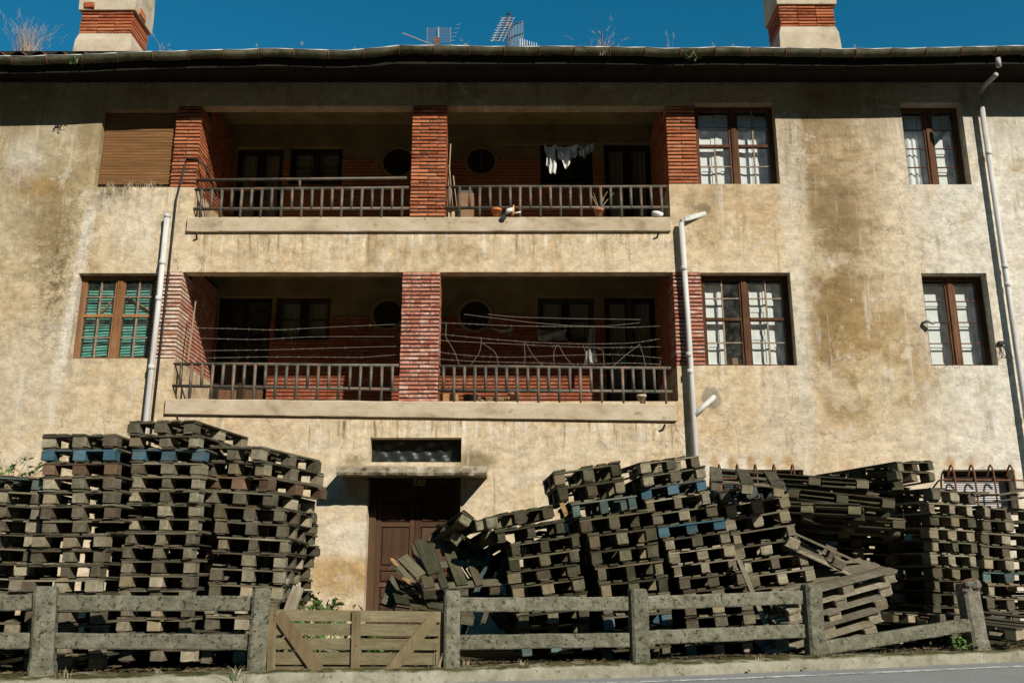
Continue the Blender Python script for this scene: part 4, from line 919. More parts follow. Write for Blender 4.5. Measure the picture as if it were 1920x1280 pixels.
# render fallen off the left chimney head: bare brick patches
for (pa, pb, ya, yb_) in ((158, 176, 4, 14), (252, 264, 4, 12)):
    q = at(pa, ya, 0.965); q2 = at(pb, yb_, 0.965)
    if pa < 200: MB().chbox(q.x, q2.x, 0.955, 1.01, q2.z, q.z, 0.01, 0.01).build('bare_brick', M['brick_up'], ch1)
MB().chbox(g1[1]-0.01, g1[1]+0.03, 1.15, 1.4, g1[3]+0.03, g1[3]+0.14, 0.01, 0.01).build('bare_brick', M['brick_up'], ch1)

# ------------------------------------------------------------------ pallets
PW, PL, PH = 0.82, 1.20, 0.135
TB, TC, TK = 0.017, 0.015, 0.013             # deck board, cross board, skid board
BH = PH - TB - TC - TK
def board_mesh(name, lx, ly, lz, rg, mat, chip=0.0):
    """a sawn board: four cross-sections along its length, slightly warped, ends worn"""
    along_y = ly >= lx; L, W_ = (ly, lx) if along_y else (lx, ly); vs = []
    bow, tw = rg.uniform(-0.004, 0.004), rg.uniform(-0.006, 0.006)
    for i, t in enumerate((-0.5, -0.17, 0.2, 0.5)):
        e = rg.uniform(0, 0.012) if abs(t) == 0.5 else 0
        for sx, sz in ((-1,-1),(1,-1),(1,1),(-1,1)):
            u = L * t - math.copysign(e, t) + (rg.uniform(-chip, chip) if abs(t) == 0.5 else 0); v = sx * W_/2 * (1 + rg.uniform(-0.03, 0.02)); z = sz*lz/2*(1 + rg.uniform(-0.12, 0.02)) + bow*(1 - 4*t*t) + tw*t*sx
            vs.append((v, u, z) if along_y else (u, v, z))
    fs = [(0,1,2,3), (15,14,13,12)] + [(i*4+k, (i+1)*4+k, (i+1)*4+(k+1) % 4, i*4+(k+1) % 4) for i in range(3) for k in range(4)]
    return MB().add(vs, fs).mesh(name, mat)
def block_mesh(name, lx, ly, lz, rg, mat):
    c = 0.006; vs = []
    for z in (-lz/2, lz/2):
        for sx, sy in ((-1,-1),(1,-1),(1,1),(-1,1)):
            for q in range(2):
                ox = c if (q == 1) == (sx*sy > 0) else 0; oy = c - ox
                k = rg.uniform(0.95, 1.02)
                vs.append((sx*(lx/2*k - ox - rg.uniform(0, 0.004)), sy*(ly/2*k - oy - rg.uniform(0, 0.004)), z))
    n = 8; fs = [tuple(range(n))[::-1], tuple(range(n, 2*n))] + [(k, (k+1) % n, n+(k+1) % n, n+k) for k in range(n)]
    return MB().add(vs, fs).mesh(name, mat)
PM = {}
def pieces(kind):
    if kind in PM: return PM[kind]
    rg = random.Random(hash(len(PM)) + 3)
    my, mx, mb = {'grey': (M['pal_y'], M['pal_x'], M['pal_b']), 'blue': (M['pal_y'], M['blue'], M['blue']), 'teal': (M['pal_y'], M['teal'], M['teal']),
                  'brown': (M['pal_y'], M['brown'], M['brown']), 'pale': (M['pale'], M['pale'], M['pale']), 'mixed': (M['pal_y'], M['pal_x'], M['blue']), 'mossy': (M['moss_y'], M['moss_x'], M['moss_b'])}[kind]
    d = {'wide': [board_mesh('deck_board', 0.142, PL, TB, rg, my, 0.012) for _ in range(4)], 'narrow': [board_mesh('deck_board', 0.10, PL, TB, rg, my, 0.012) for _ in range(4)],
         'cross': [board_mesh('cross_board', PW, 0.142, TC, rg, mx, 0.006) for _ in range(4)], 'block': [block_mesh('block', 0.138, 0.142, BH, rg, mb) for _ in range(6)],
         'bmid': [block_mesh('block', 0.145, 0.142, BH, rg, mb) for _ in range(4)], 'skid': [board_mesh('skid_board', 0.10, PL, TK, rg, my, 0.01) for _ in range(4)]}
    PM[kind] = d; return d
prg = random.Random(77)
COLWORD = {'mossy': 'dark mossy', 'grey': 'grey', 'blue': 'blue painted', 'teal': 'faded teal', 'brown': 'reddish brown', 'pale': 'sun-bleached', 'mixed': 'two-tone'}
def pallet(loc, rot, kind, label, group, missing=0.07, drop=(), flip=False):
    """origin: middle of the underside; the long deck boards run along its own y"""
    p = pieces(kind); o = empty('wooden_pallet', loc); o.rotation_euler = rot
    tag(o, label, 'pallet', group)
    rg = prg
    def put(name, me, x, y, z, j=0.004):
        c = obj(name, me, o); c.location = (x + rg.uniform(-j, j), y + rg.uniform(-j*2, j*2), z); c.rotation_euler = (0, 0, rg.uniform(-0.012, 0.012) + (math.pi if rg.random() < .5 and name != 'block' else 0)); return c
    z3 = TK + BH + TC + TB/2; bsx = rg.choice((0.72, 0.9, 1.0, 1.0, 1.12)); drg = rg.choice((0.85, 1.0, 1.0, 1.08))
    for k, x in enumerate((-PW/2+0.071, -PW/4+0.02, 0, PW/4-0.02, PW/2-0.071)):
        if ('d%d' % k) in drop or rg.random() < missing: continue
        put('deck_board', rg.choice(p['wide' if k % 2 == 0 else 'narrow']), x, rg.uniform(-0.02, 0.02), z3 + rg.uniform(0, 0.002)).scale.x = drg
    for k, y in enumerate((-PL/2+0.071, 0, PL/2-0.071)): put('cross_board', rg.choice(p['cross']), 0, y, TK + BH + TC/2 - 0.0005)
    for i, x in enumerate((-PW/2+0.069, 0, PW/2-0.069)):
        for k, y in enumerate((-PL/2+0.071, 0, PL/2-0.071)):
            if rg.random() < missing * 0.4: continue
            b = put('block', rg.choice(p['bmid' if i == 1 else 'block']), x, y, TK + BH/2, 0.008); b.rotation_euler.z = rg.uniform(-0.09, 0.09); b.scale.x = bsx * rg.uniform(0.92, 1.05)
        if ('s%d' % i) in drop or rg.random() < missing: continue
        put('skid_board', rg.choice(p['skid']), x, 0, TK/2)
    return o

def stack(where, group, D, yaw, roll, keys, kinds=None, yaws=None, side=False, n=None, jit=0.02, drop_top=(), pitch_=0.0, base=0.0, rot_jit=0.03, skip=0, base_kind='grey', sz=1.0, kw=None, sx=1.0):
    """a pile of pallets; keys give where the middle of its front face lies at several heights"""
    Y = CAM_Y + D; rg = random.Random(int(D * 1000) + len(where)); kinds = kinds or {}
    kw = kw or sorted([(at(px, py, Y).z, at(px, py, Y).x) for px, py in keys]); zt = kw[-1][0]; g = gz(kw[0][1]) - 0.01 + base
    hp = (PH + 0.002) * sz
    nn = n or max(1, int(round((zt - g) / hp))); half = PW/2 if side else PL/2
    for i in range(nn):
        if i < skip: continue
        f = (i + 0.5) / nn; z = zt - (nn - i) * hp; zc = z + PH * sz
        if zc <= kw[0][0]: X = kw[0][1]
        elif zc >= kw[-1][0]: X = kw[-1][1]
        else:
            for (za, xa), (zb, xb) in zip(kw, kw[1:]):
                if za <= zc <= zb: X = xa + (xb-xa)*(zc-za)/(zb-za); break
        lv = nn - 1 - i
        yw = R((yaws or {}).get(lv, yaw)) + rg.uniform(-rot_jit, rot_jit); rl = -R(roll) * (0.45 + 0.55*f)
        X += rg.uniform(-jit, jit); yy = Y + rg.uniform(-jit, jit)
        c = Vector((X, yy, z)) + Matrix.Rotation(yw, 3, 'Z') @ Vector((0, half, 0))
        kind = kinds.get(lv, base_kind)
        lab = '%s pallet, %s in %s' % (COLWORD[kind], ('topmost' if lv == 0 else ORD[lv] + ' from the top'), where)
        e = Euler((-R(pitch_), rl, yw + (R(90) if side else 0)))
        if side: e = (Matrix.Rotation(yw, 4, 'Z') @ Matrix.Rotation(rl, 4, 'Y') @ Matrix.Rotation(-R(pitch_), 4, 'X') @ Matrix.Rotation(R(90), 4, 'Z')).to_euler()
        pallet(c, e, kind, lab, group, drop=drop_top if lv == 0 else ()).scale = (sx, 1, sz)

stack('the leftmost stack', 'pallets in the leftmost stack', 9.15, 4, -3, [(2, 890), (-2, 950), (-15, 1010), (-35, 1080)], {0: 'teal'})
stack('the second stack from the left', 'pallets in the second stack from the left', 9.0, -3, 0, [(146, 812), (150, 870), (152, 930), (146, 985), (128, 1010), (117, 1090), (125, 1200)], {0: 'grey', 1: 'blue', 2: 'brown'}, jit=0.025, sx=0.90, rot_jit=0.05)
stack('the third stack from the left', 'pallets in the third stack from the left', 9.3, -4, -1, [(306, 788), (312, 850), (306, 930), (305, 985), (296, 1030), (292, 1090), (290, 1200)], {2: 'blue'}, yaws={0: -9, 1: -8}, jit=0.02, sx=0.90, rot_jit=0.05)
stack('the twisted stack just left of the doorway', 'pallets in the stack left of the doorway', 9.55, 5, -4, [(437, 834), (440, 880), (452, 920), (472, 960), (472, 1010), (464, 1060), (456, 1110), (452, 1220)], {2: 'brown'}, yaws={0: -20, 1: -22, 2: -18, 3: -8, 4: -1}, jit=0.02, sz=1.12, sx=0.90, rot_jit=0.05)
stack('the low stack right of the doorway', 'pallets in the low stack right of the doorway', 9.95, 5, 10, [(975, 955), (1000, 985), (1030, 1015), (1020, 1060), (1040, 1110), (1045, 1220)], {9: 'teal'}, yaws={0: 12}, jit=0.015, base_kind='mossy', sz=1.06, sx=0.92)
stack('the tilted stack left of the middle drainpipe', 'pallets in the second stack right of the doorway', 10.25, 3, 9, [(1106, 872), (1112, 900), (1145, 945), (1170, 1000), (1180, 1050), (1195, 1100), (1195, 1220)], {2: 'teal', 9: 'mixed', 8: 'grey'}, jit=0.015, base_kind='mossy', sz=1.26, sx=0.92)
stack('the stack below the middle drainpipe', 'pallets in the stack below the middle drainpipe', 10.75, -7, 9, [(1258, 857), (1264, 890), (1272, 930), (1300, 970), (1308, 1010), (1325, 1050), (1345, 1100), (1350, 1220)], {2: 'blue', 5: 'blue', 3: 'pale', 7: 'pale', 8: 'pale'}, yaws={0: 14, 1: 4}, jit=0.03, sz=1.06, sx=0.92)
stack('the stack below the five-bar grille', 'pallets in the stack below the five-bar grille', 10.95, -8, 10, [(1412, 908), (1422, 945), (1432, 985), (1440, 1020), (1470, 1055), (1450, 1110), (1450, 1220)], {0: 'teal', 1: 'pale', 2: 'pale', 3: 'grey', 6: 'pale'}, jit=0.03, sz=1.18, sx=0.92)
stack('the corner-on right stack', 'pallets in the corner-on stack at the right', 11.45, 27, -1.0, [(1785, 918), (1785, 1000), (1795, 1080), (1792, 1200)], {0: 'grey', 5: 'pale', 3: 'pale', 1: 'pale'}, jit=0.03, rot_jit=0.05, base_kind='mossy', sz=1.1)
stack('the rightmost stack', 'pallets in the rightmost stack', 11.75, 20, -2.5, [(1888, 950), (1893, 1030), (1900, 1100), (1905, 1200)], {5: 'teal', 1: 'grey'}, jit=0.035, sz=1.13)
stack('the dark stack against the wall', 'pallets in the stack leaning on the wall', 12.0, -4, -6, [(1610, 905), (1600, 960), (1610, 1040), (1600, 1180)], {0: 'grey', 3: 'pale'}, side=True, jit=0.03, skip=3)

def behind(where, px, D, D2, ztop, kind='grey', yaw=0):
    X = at(px, 1000, CAM_Y + D).x; stack(where, 'second row of pallets behind the stacks', D2, yaw, 0, None, None, n=int(ztop / 0.137), jit=0.04, kw=[(-1.0, X), (int(ztop / 0.137) * 0.137 + gz(X), X)], base_kind=kind)
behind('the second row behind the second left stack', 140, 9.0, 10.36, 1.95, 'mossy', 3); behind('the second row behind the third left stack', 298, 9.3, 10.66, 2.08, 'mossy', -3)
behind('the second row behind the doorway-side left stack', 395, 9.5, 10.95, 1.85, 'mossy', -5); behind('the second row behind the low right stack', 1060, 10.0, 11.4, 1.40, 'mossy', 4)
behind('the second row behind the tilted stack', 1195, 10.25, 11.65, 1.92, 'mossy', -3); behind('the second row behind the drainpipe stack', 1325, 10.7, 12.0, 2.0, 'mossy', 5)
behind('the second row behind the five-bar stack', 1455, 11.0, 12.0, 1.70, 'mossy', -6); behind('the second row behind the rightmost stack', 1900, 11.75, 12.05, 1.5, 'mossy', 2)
def place(px, py, D, yaw, pitch_, roll, kind, label, group, drop=(), flip=False, missing=0.05):
    p = at(px, py, CAM_Y + D)
    e = (Matrix.Rotation(R(yaw), 4, 'Z') @ Matrix.Rotation(R(roll), 4, 'Y') @ Matrix.Rotation(R(pitch_), 4, 'X') @ (Matrix.Rotation(math.pi, 4, 'X') if flip else Matrix.Identity(4))).to_euler()
    return pallet(p, e, kind, label, group, missing, drop)
FG = 'pallets fallen and leaning between the stacks'
# the slipped fan left of the corner-on stack
for i in range(6):
    place(1515 + i*9, 1222 - i*24, 10.85 + 0.03*i, 82 + i*2.0, 0, 0, 'pale', '%s bleached pallet from the top of the slipped fan behind the fallen rail' % ORD[5-i], 'slipped fan of bleached pallets', missing=0.03).rotation_euler = \
        (Matrix.Rotation(R(-6 + i*2), 4, 'Z') @ Matrix.Rotation(R(-17 + i*0.6), 4, 'Y') @ Matrix.Rotation(R(16 - i), 4, 'X') @ Matrix.Rotation(R(90), 4, 'Z')).to_euler()
place(1565, 1032, 11.2, 0, 0, 0, 'pale', 'upturned pallet sliding down to the right above the bleached fan', FG, drop=('s0', 's2')).rotation_euler = \
    (Matrix.Rotation(R(-4), 4, 'Z') @ Matrix.Rotation(R(25), 4, 'Y') @ Matrix.Rotation(R(196), 4, 'X') @ Matrix.Rotation(R(90), 4, 'Z')).to_euler()
for k, (px, py, rl, pt, yw, lab) in enumerate(((1600, 938, 10, 0, 68, 'grey pallet tilting to the right low on the wall pile'), (1640, 915, -2, -4, 34, 'corner-on grey pallet on the wall pile between the grilles'),
                                            (1640, 896, -5, -3, 36, 'upper corner-on grey pallet on the wall pile between the grilles'))):
    place(px, py, 12.1, yw, pt, rl, 'mossy', lab, FG)
place(1545, 955, 11.75, 75, 10, 18, 'grey', 'grey pallet sagging between the five-bar grille and the wall pile', FG)
place(1530, 930, 11.7, 72, 6, 13, 'mossy', 'dark pallet sloping down to the right beside the five-bar grille', FG)
place(1570, 965, 11.5, 78, 8, 15, 'mossy', 'second sloping dark pallet right of the five-bar grille', FG)
place(1520, 975, 11.4, 68, 4, 8, 'mossy', 'lowest sloping dark pallet right of the five-bar stack', FG)
place(1590, 1000, 11.6, 80, 5, 10, 'mossy', 'dark pallet under the sloping ones behind the bleached fan', FG)
place(1395, 912, 11.2, -10, 14, 6, 'grey', 'smashed grey pallet on top of the stack below the five-bar grille', FG, drop=('d1', 'd3', 's0'), missing=0.2)
# broken pile before the door
place(850, 1075, 10.5, 12, 24, -4, 'mossy', 'broken pallet with split pale ends before the front door', FG, drop=('s0', 's1'), missing=0.08)
place(872, 1045, 11.2, 20, 8, 38, 'mossy', 'pallet tipped on its edge before the front door', FG)
place(880, 1035, 10.95, 16, -12, 33, 'mossy', 'dark pallet sliding down to the right off the door heap', FG)
place(838, 1128, 10.7, 30, 10, -8, 'mossy', 'dark pallet at the bottom of the door heap behind the fence post', FG, missing=0.15)
place(800, 1138, 10.4, 14, 12, 8, 'mossy', 'collapsed pallet at the foot of the front door', FG, drop=('d1', 'd4', 's2'), missing=0.15)
place(905, 1120, 10.9, 70, 50, 20, 'mossy', 'dark pallet leaning against the low stack right of the doorway', FG)
place(1850, 1180, 11.0, 30, 4, -6, 'grey', 'flattened pallet among splinters beside the broken post', FG, missing=0.25)
place(1700, 1170, 11.3, 40, 0, 4, 'grey', 'broken pallet lying between the fan and the corner-on stack', FG, missing=0.25, drop=('d0', 'd2'))

# loose boards, splintered wood
lrg = random.Random(12)
def loose(a, b, w_, t, mat, label, name='loose_board', group='loose boards among the pallets', cat='board', up=(0, 0, 1)):
    a, b = Vector(a), Vector(b); L = (b - a).length
    me = board_mesh(name, L, w_, t, lrg, mat, 0.02); o = obj(name, me); d = (b - a).normalized(); u = Vector(up); r = d.cross(u).normalized(); u = r.cross(d)
    o.matrix_world = Matrix((( d.x, -r.x, u.x, (a.x+b.x)/2), (d.y, -r.y, u.y, (a.y+b.y)/2), (d.z, -r.z, u.z, (a.z+b.z)/2), (0, 0, 0, 1)))
    return tag(o, label, cat, group)
def A(px, py, D): return at(px, py, CAM_Y + D)
loose(A(735, 1050, 10.1), A(775, 1095, 10.0), 0.13, 0.03, M['moss_x'], 'dark board tilted down to the right before the door')
loose(A(733, 1046, 10.05), A(745, 1062, 10.02), 0.05, 0.02, M['split'], 'raw orange splinter on the tilted board before the door')
loose(A(757, 1083, 9.98), A(772, 1093, 9.96), 0.06, 0.03, M['split'], 'raw orange broken end low on the tilted board')
loose(A(785, 1010, 10.4), A(815, 1075, 10.1), 0.14, 0.03, M['moss_x'], 'broad dark board tipped up before the door', up=(0.3, -1, .2))
loose(A(755, 1045, 10.3), A(790, 1080, 10.1), 0.12, 0.03, M['moss_x'], 'cracked board with a worn edge before the door', up=(0.3, -1, .4))
loose(A(742, 1085, 10.4), A(725, 1135, 10.2), 0.14, 0.05, M['moss_x'], 'short dark board standing at the door', up=(0.3, -1, .2))
loose(A(925, 1010, 10.6), A(868, 1190, 10.05), 0.06, 0.03, M['teal'], 'long teal lath leaning beside the low stack', up=(0, -1, 0.2))
loose(A(952, 1025, 10.6), A(905, 1170, 10.05), 0.05, 0.03, M['pal_x'], 'long dark lath leaning beside the teal one', up=(0, -1, 0.2))
loose(A(1385, 1048, 10.6), A(1440, 1180, 10.35), 0.05, 0.03, M['pale'], 'pale lath leaning over the fence gap', up=(0, -1, 0.2))
loose(A(1050, 935, 10.3), A(1062, 965, 10.2), 0.05, 0.03, M['split'], 'pale splinter between the low stack and the narrow one', up=(0, -1, 0))
loose(A(540, 1085, 9.9), A(505, 1150, 9.6), 0.05, 0.05, M['pale'], 'pale stake leaning behind the gate post', up=(0, -1, 0.2))
loose(A(560, 1100, 9.9), A(535, 1165, 9.6), 0.12, 0.03, M['pale'], 'pinkish board propped behind the gate', up=(0, -1, 0.2))
for i in range(7):
    px, py = 1780 + i*24 + lrg.uniform(-15, 15), 928 + lrg.uniform(-8, 12); dx = lrg.uniform(50, 90)
    loose(A(px, py, 11.6), A(px + dx, py + lrg.uniform(-12, 4), 11.9), 0.09, 0.02, M['pal_x'], 'loose grey board heaped on the rightmost stack', group='loose boards heaped on the rightmost stack')
for i in range(18):
    px, py = lrg.choice([(1600, 1195), (1660, 1180), (1720, 1175), (1880, 1190), (1900, 1185), (1010, 1225), (560, 1195), (640, 1215), (760, 1215)]); px += lrg.uniform(-45, 45); py += lrg.uniform(-6, 8)
    a = A(px, py, 11.0 if px > 1500 else (10.3 if px > 1100 else 9.9)); a.z = gz(a.x) + lrg.uniform(0.02, 0.10); b = a + Vector((lrg.uniform(-.3, .3), lrg.uniform(-.2, .2), lrg.uniform(-0.02, 0.06)))
    loose(a, b, lrg.uniform(0.03, 0.1), 0.02, lrg.choice([M['pal_x'], M['pale'], M['pal_b']]), 'splintered wood scrap lying on the ground', 'wood_scrap', 'wood scraps scattered on the ground behind the fence', 'scrap')

# ------------------------------------------------------------------ concrete fence and wooden gate
def post(parent, x, hgt, wd=0.17, mat=None, lean=0.0, name='post', wide_base=0.0):
    p = fence_pt(x, 0.0, -0.1); e = Matrix.Rotation(math.atan2(FD.y, FD.x), 3, 'Z'); vs = []
    h = hgt + 0.1; rg = random.Random(int(x * 100)); sec = [(0, 1 + wide_base), (0.22*h, 1 + wide_base*0.5), (0.26*h, 1), (0.6*h, 1), (0.92*h, 1.0), (h-0.012, 0.92), (h, 0.72)]
    for z, k in sec:
        for sx, sy in ((-1,-.72),(-.72,-1),(.72,-1),(1,-.72),(1,.72),(.72,1),(-.72,1),(-1,.72)):
            q = e @ Vector((sx*wd/2*k + rg.uniform(-.003,.003) + lean*z, sy*wd/2*k*0.9 + rg.uniform(-.003,.003), z + rg.uniform(-.002,.002))); vs.append(q)
    n = 8; fs = [tuple((len(sec)-1)*n+k for k in range(n))] + [(i*n+k, i*n+(k+1) % n, (i+1)*n+(k+1) % n, (i+1)*n+k) for i in range(len(sec)-1) for k in range(n)]
    o = MB().add(vs, fs).build(name, mat or M['concrete'], parent); o.location = p; return o
def rail(parent, a, b, hgt=0.135, th=0.075):
    a, b = Vector(a), Vector(b); rg = random.Random(int(a.x*100 + a.z*10)); d = (b-a).normalized(); r = Vector((d.y, -d.x, 0)).normalized(); u = Vector((0, 0, 1)); vs = []; n = 12
    for i in range(n+1):
        p = a.lerp(b, i/n); j = rg.uniform(-.004, .004); q = rg.uniform(-.004, .004)
        for s_, t in ((.5,-.42),(.42,-.5),(-.42,-.5),(-.5,-.42),(-.5,.42),(-.42,.5),(.42,.5),(.5,.42)): vs.append(p + r*(s_*th + q) + u*(t*hgt + j))
    k = 8; fs = [tuple(range(k)), tuple(n*k+i for i in range(k))[::-1]] + [(i*k+q, (i+1)*k+q, (i+1)*k+(q+1) % k, i*k+(q+1) % k) for i in range(n) for q in range(k)]
    return MB().add(vs, fs).build('rail', M['concrete'], parent)
PXS = [-4.17, -2.39, -0.59, 1.30, 3.21, 5.0]
def on_fence(px, py):                 # where the line of sight crosses the fence's own plane
    d0 = at(px, py, -5.0) - Vector((0, CAM_Y, EYE)); o0 = Vector((0, CAM_Y, EYE)); t = (GA - o0).dot(FN) / d0.dot(FN); return o0 + d0*t
fl = empty('concrete_fence', fence_pt(-4.17)); fl.location = (0, 0, 0); tag(fl, 'grey concrete post-and-rail fence left of the wooden gate', 'fence', 'concrete fences along the kerb')
post(fl, on_fence(88, 1200).x, on_fence(88, 1098).z - gz(-4.2), 0.19, lean=-0.06, wide_base=0.22); post(fl, on_fence(484, 1200).x, on_fence(484, 1102).z - gz(-2.4), 0.165, lean=0.01)
def rail_px(par, x0, y0, x1, y1, off=-0.02):
    a, b = on_fence(x0, y0), on_fence(x1, y1); return rail(par, a - FN*off*-1, b - FN*off*-1)
for (y0, y1) in ((1129, 1128), (1200, 1200)): rail_px(fl, -260, y0 + 2, 70, y0)
rail_px(fl, 108, 1130, 470, 1131); rail_px(fl, 92, 1201, 466, 1203)
frt = empty('concrete_fence'); tag(frt, 'grey concrete fence right of the gate with one fallen rail', 'fence', 'concrete fences along the kerb')
post(frt, on_fence(846, 1200).x, on_fence(846, 1106).z - gz(-.6), 0.155); post(frt, on_fence(1198, 1200).x, on_fence(1198, 1103).z - gz(1.3), 0.18); post(frt, on_fence(1526, 1180).x, on_fence(1526, 1094).z - gz(3.2), 0.185)
rail_px(frt, 861, 1133, 1181, 1131); rail_px(frt, 861, 1203, 1183, 1199); rail_px(frt, 1213, 1130, 1513, 1118); rail_px(frt, 1213, 1195, 1516, 1182)
fr_ = rail_px(frt, 1540, 1214, 1812, 1170, 0.03); fr_['label'] = 'fallen slanting rail'
# crumbled end post with the reinforcement showing
bx = on_fence(1828, 1160).x; bp = post(frt, bx, on_fence(1828, 1092).z - gz(5), 0.20, M['old_post'], lean=-0.07, wide_base=0.12); bp['label'] = 'crumbled leaning end post'
brg = random.Random(4); bm_top = on_fence(1815, 1095)
for k in range(7):
    q = bm_top + Vector((brg.uniform(-0.09, 0.07), brg.uniform(-0.08, 0.02) - 0.05, brg.uniform(-0.06, 0.07))); r_ = brg.uniform(0.03, 0.06)
    m = MB(); m.lathe((0, 0, 0), [(r_*0.3, -r_), (r_*0.9, -r_*0.5), (r_, 0.0), (r_*0.8, r_*0.6), (r_*0.15, r_)], 7); m.v = [(x*brg.uniform(.8, 1.2), y*brg.uniform(.8, 1.2), z*brg.uniform(.8, 1.2)) for x, y, z in m.v]
    o = m.build('rubble_lump', M['old_post'], frt); o.location = q
MB().tube([bm_top + Vector((-0.16, -0.08, -0.06)), bm_top + Vector((-0.08, -0.10, 0.04)), bm_top + Vector((0.02, -0.08, 0.06)), bm_top + Vector((0.1, -0.06, 0.02))], 0.012, 6).build('reinforcing_rod', M['rust'], frt, True)

gt = empty('wooden_gate'); tag(gt, 'low weathered wooden gate of horizontal slats with diagonal braces', 'gate')
GO = FN * 0.03
def G(px, py, off=0.0): return on_fence(px, py) + FN * off
slat_y = [(1152, 1156), (1178, 1181), (1205.5, 1207.5), (1233, 1234.5), (1259, 1260.5), (1286, 1287), (1313, 1313)]
for i, (ya, yb_) in enumerate(slat_y):
    o = MB().bar(G(508 - i*0.3, ya), G(826 - i*2.0, yb_), 0.024, 0.100 + 0.006*(i % 2)).build('slat', M['gate'], gt)
def gbar(a, b, w_, off, name, mat):
    pa, pb = G(*a, off), G(*b, off); d = (pb-pa).normalized(); return MB().bar(pa, pb, w_, 0.028, tuple(FN)).build(name, mat, gt)
gbar((511, 1139), (507, 1322), 0.075, 0.030, 'stile', M['gate_v']); gbar((668, 1145), (664, 1322), 0.082, 0.030, 'stile', M['gate_v']); gbar((824, 1148), (820, 1322), 0.075, -0.034, 'stile', M['gate_v'])
gbar((522, 1150), (640, 1318), 0.115, 0.034, 'brace', M['gate_v']); gbar((812, 1158), (680, 1318), 0.105, 0.034, 'brace', M['gate_v'])
for px, py in ((516, 1152), (512, 1290), (668, 1156), (668, 1208)):
    MB().tube([G(px, py, 0.044), G(px, py, 0.052)], 0.008, 8).build('bolt', M['rust'], gt)

# ------------------------------------------------------------------ things on the loggias
def pot(px, py, Y, r, h, mat, label, group='flower pots on the balcony ledges'):
    p = at(px, py, Y); o = MB().lathe((0, 0, 0), [(r*0.68, 0), (r*0.9, h*0.72), (r*1.08, h*0.72), (r*1.12, h), (r*0.98, h), (r*0.9, h*0.8), (0.001, h*0.78)], 18).build('flower_pot', mat, None, True)
    o.location = p; return tag(o, label, 'flower pot', group), p
LEDGE = 0.035
o, p = pot(931, 407, LEDGE, 0.075, 0.125, M['orange'], 'orange plastic flower pot on the upper right ledge')
MB().tube([(0.02, 0, 0.10), (0.03, -0.01, 0.22)], 0.004, 5).build('dry_stalk', M['stem'], o)
o, p = pot(1123, 407, LEDGE, 0.072, 0.125, M['terracotta'], 'terracotta flower pot holding bare forked twigs')
trg = random.Random(3)
for (dx, hh, bend) in ((-0.12, 0.42, -0.05), (0.10, 0.36, 0.16), (-0.05, 0.30, -0.06), (0.06, 0.26, 0.0), (0.16, 0.30, 0.20)):
    MB().tube([(0, 0, 0.1), (dx*0.5, -0.02, 0.1 + hh*0.35), (dx, 0.0, 0.1 + hh*0.7), (dx + bend*0.4, 0.01, 0.1 + hh)], [0.009, 0.007, 0.005, 0.003], 6).build('twig', M['stem'], o, True)
pot(1203, 757, LEDGE, 0.068, 0.13, simple('pale_clay', [(0.3, (0.42, 0.30, 0.19)), (0.7, (0.58, 0.46, 0.33))], 8, 0.9, 0.002), 'pale clay flower pot on the lower right ledge')
pot(963, 756, 0.35, 0.08, 0.16, M['terracotta'], 'reddish flower pot behind the lower right railing')
p = at(1231, 404, LEDGE)
o = MB().lathe((0, 0, 0), [(0.05, 0), (0.085, 0.02), (0.095, 0.07), (0.085, 0.07), (0.06, 0.02), (0.001, 0.012)], 16).build('white_bowl', M['white'], None, True); o.location = (p.x, p.y, LU[2] + 0.006); o.rotation_euler = (0, 0.25, 0)
tag(o, 'small white bowl at the right end of the upper ledge', 'bowl')
# odd ornament on the upper ledge
p = at(957, 407, -0.045); orn = empty('ledge_ornament', (p.x, p.y, LU[2] + 0.01)); tag(orn, 'small white and brown ornament with a dark hanging disc on the upper ledge', 'ornament')
m = MB().tube([(-0.07, 0, 0.03), (-0.03, -0.01, 0.07), (0.02, 0, 0.09), (0.04, 0, 0.12)], [0.02, 0.042, 0.035, 0.012], 10).build('body', M['cloth'], orn, True)
MB().tube([(0.03, 0, 0.0), (0.04, -0.01, 0.08), (0.05, 0, 0.17)], [0.024, 0.022, 0.006], 8).build('wooden_fin', M['split'], orn, True)
MB().tube([(0.05, 0, 0.03), (0.16, -0.02, 0.045)], [0.016, 0.012], 8).build('peg', M['cloth'], orn, True)
dm = MB(); dm.tube([(-0.105, -0.055, -0.05), (-0.105, -0.047, -0.05)], 0.045, 16); dm.build('disc', M['black'], orn); MB().tube([(-0.08, -0.04, 0.03), (-0.1, -0.05, -0.02)], 0.006, 6).build('cord', M['black'], orn)

def garment(name, pts_top, length, n, label, mat, flare=0.0, rg=None, hem=None, cat='laundry', group='washing hung on the lines'):
    a, b = Vector(pts_top[0]), Vector(pts_top[1]); rg = rg or random.Random(int(a.x*100)); nx, nz = 22, 16; vs = []; ph = rg.uniform(0, 6)
    for j in range(nz+1):
        t = j/nz
        for i in range(nx+1):
            s_ = i/nx; L = length*(hem(s_) if hem else 1.0); p_ = a.lerp(b, s_)
            fold = 0.028*math.sin(s_*n*2*math.pi + ph + t*1.2)*(0.3 + t) + 0.02*math.sin(s_*5+t*7)
            vs.append((p_.x + flare*(s_-0.5)*t + 0.012*math.sin(t*6+ph), p_.y + fold, p_.z - L*t - 0.03*math.sin(math.pi*s_)*(1-t) ))
    m = MB().add(vs, [(j*(nx+1)+i, j*(nx+1)+i+1, (j+1)*(nx+1)+i+1, (j+1)*(nx+1)+i) for j in range(nz) for i in range(nx)])
    o = m.build(name, mat, None, True); return tag(o, label, cat, group)
LY = 0.60
la, lb = at(1010, 271, LY), at(1120, 270, LY)
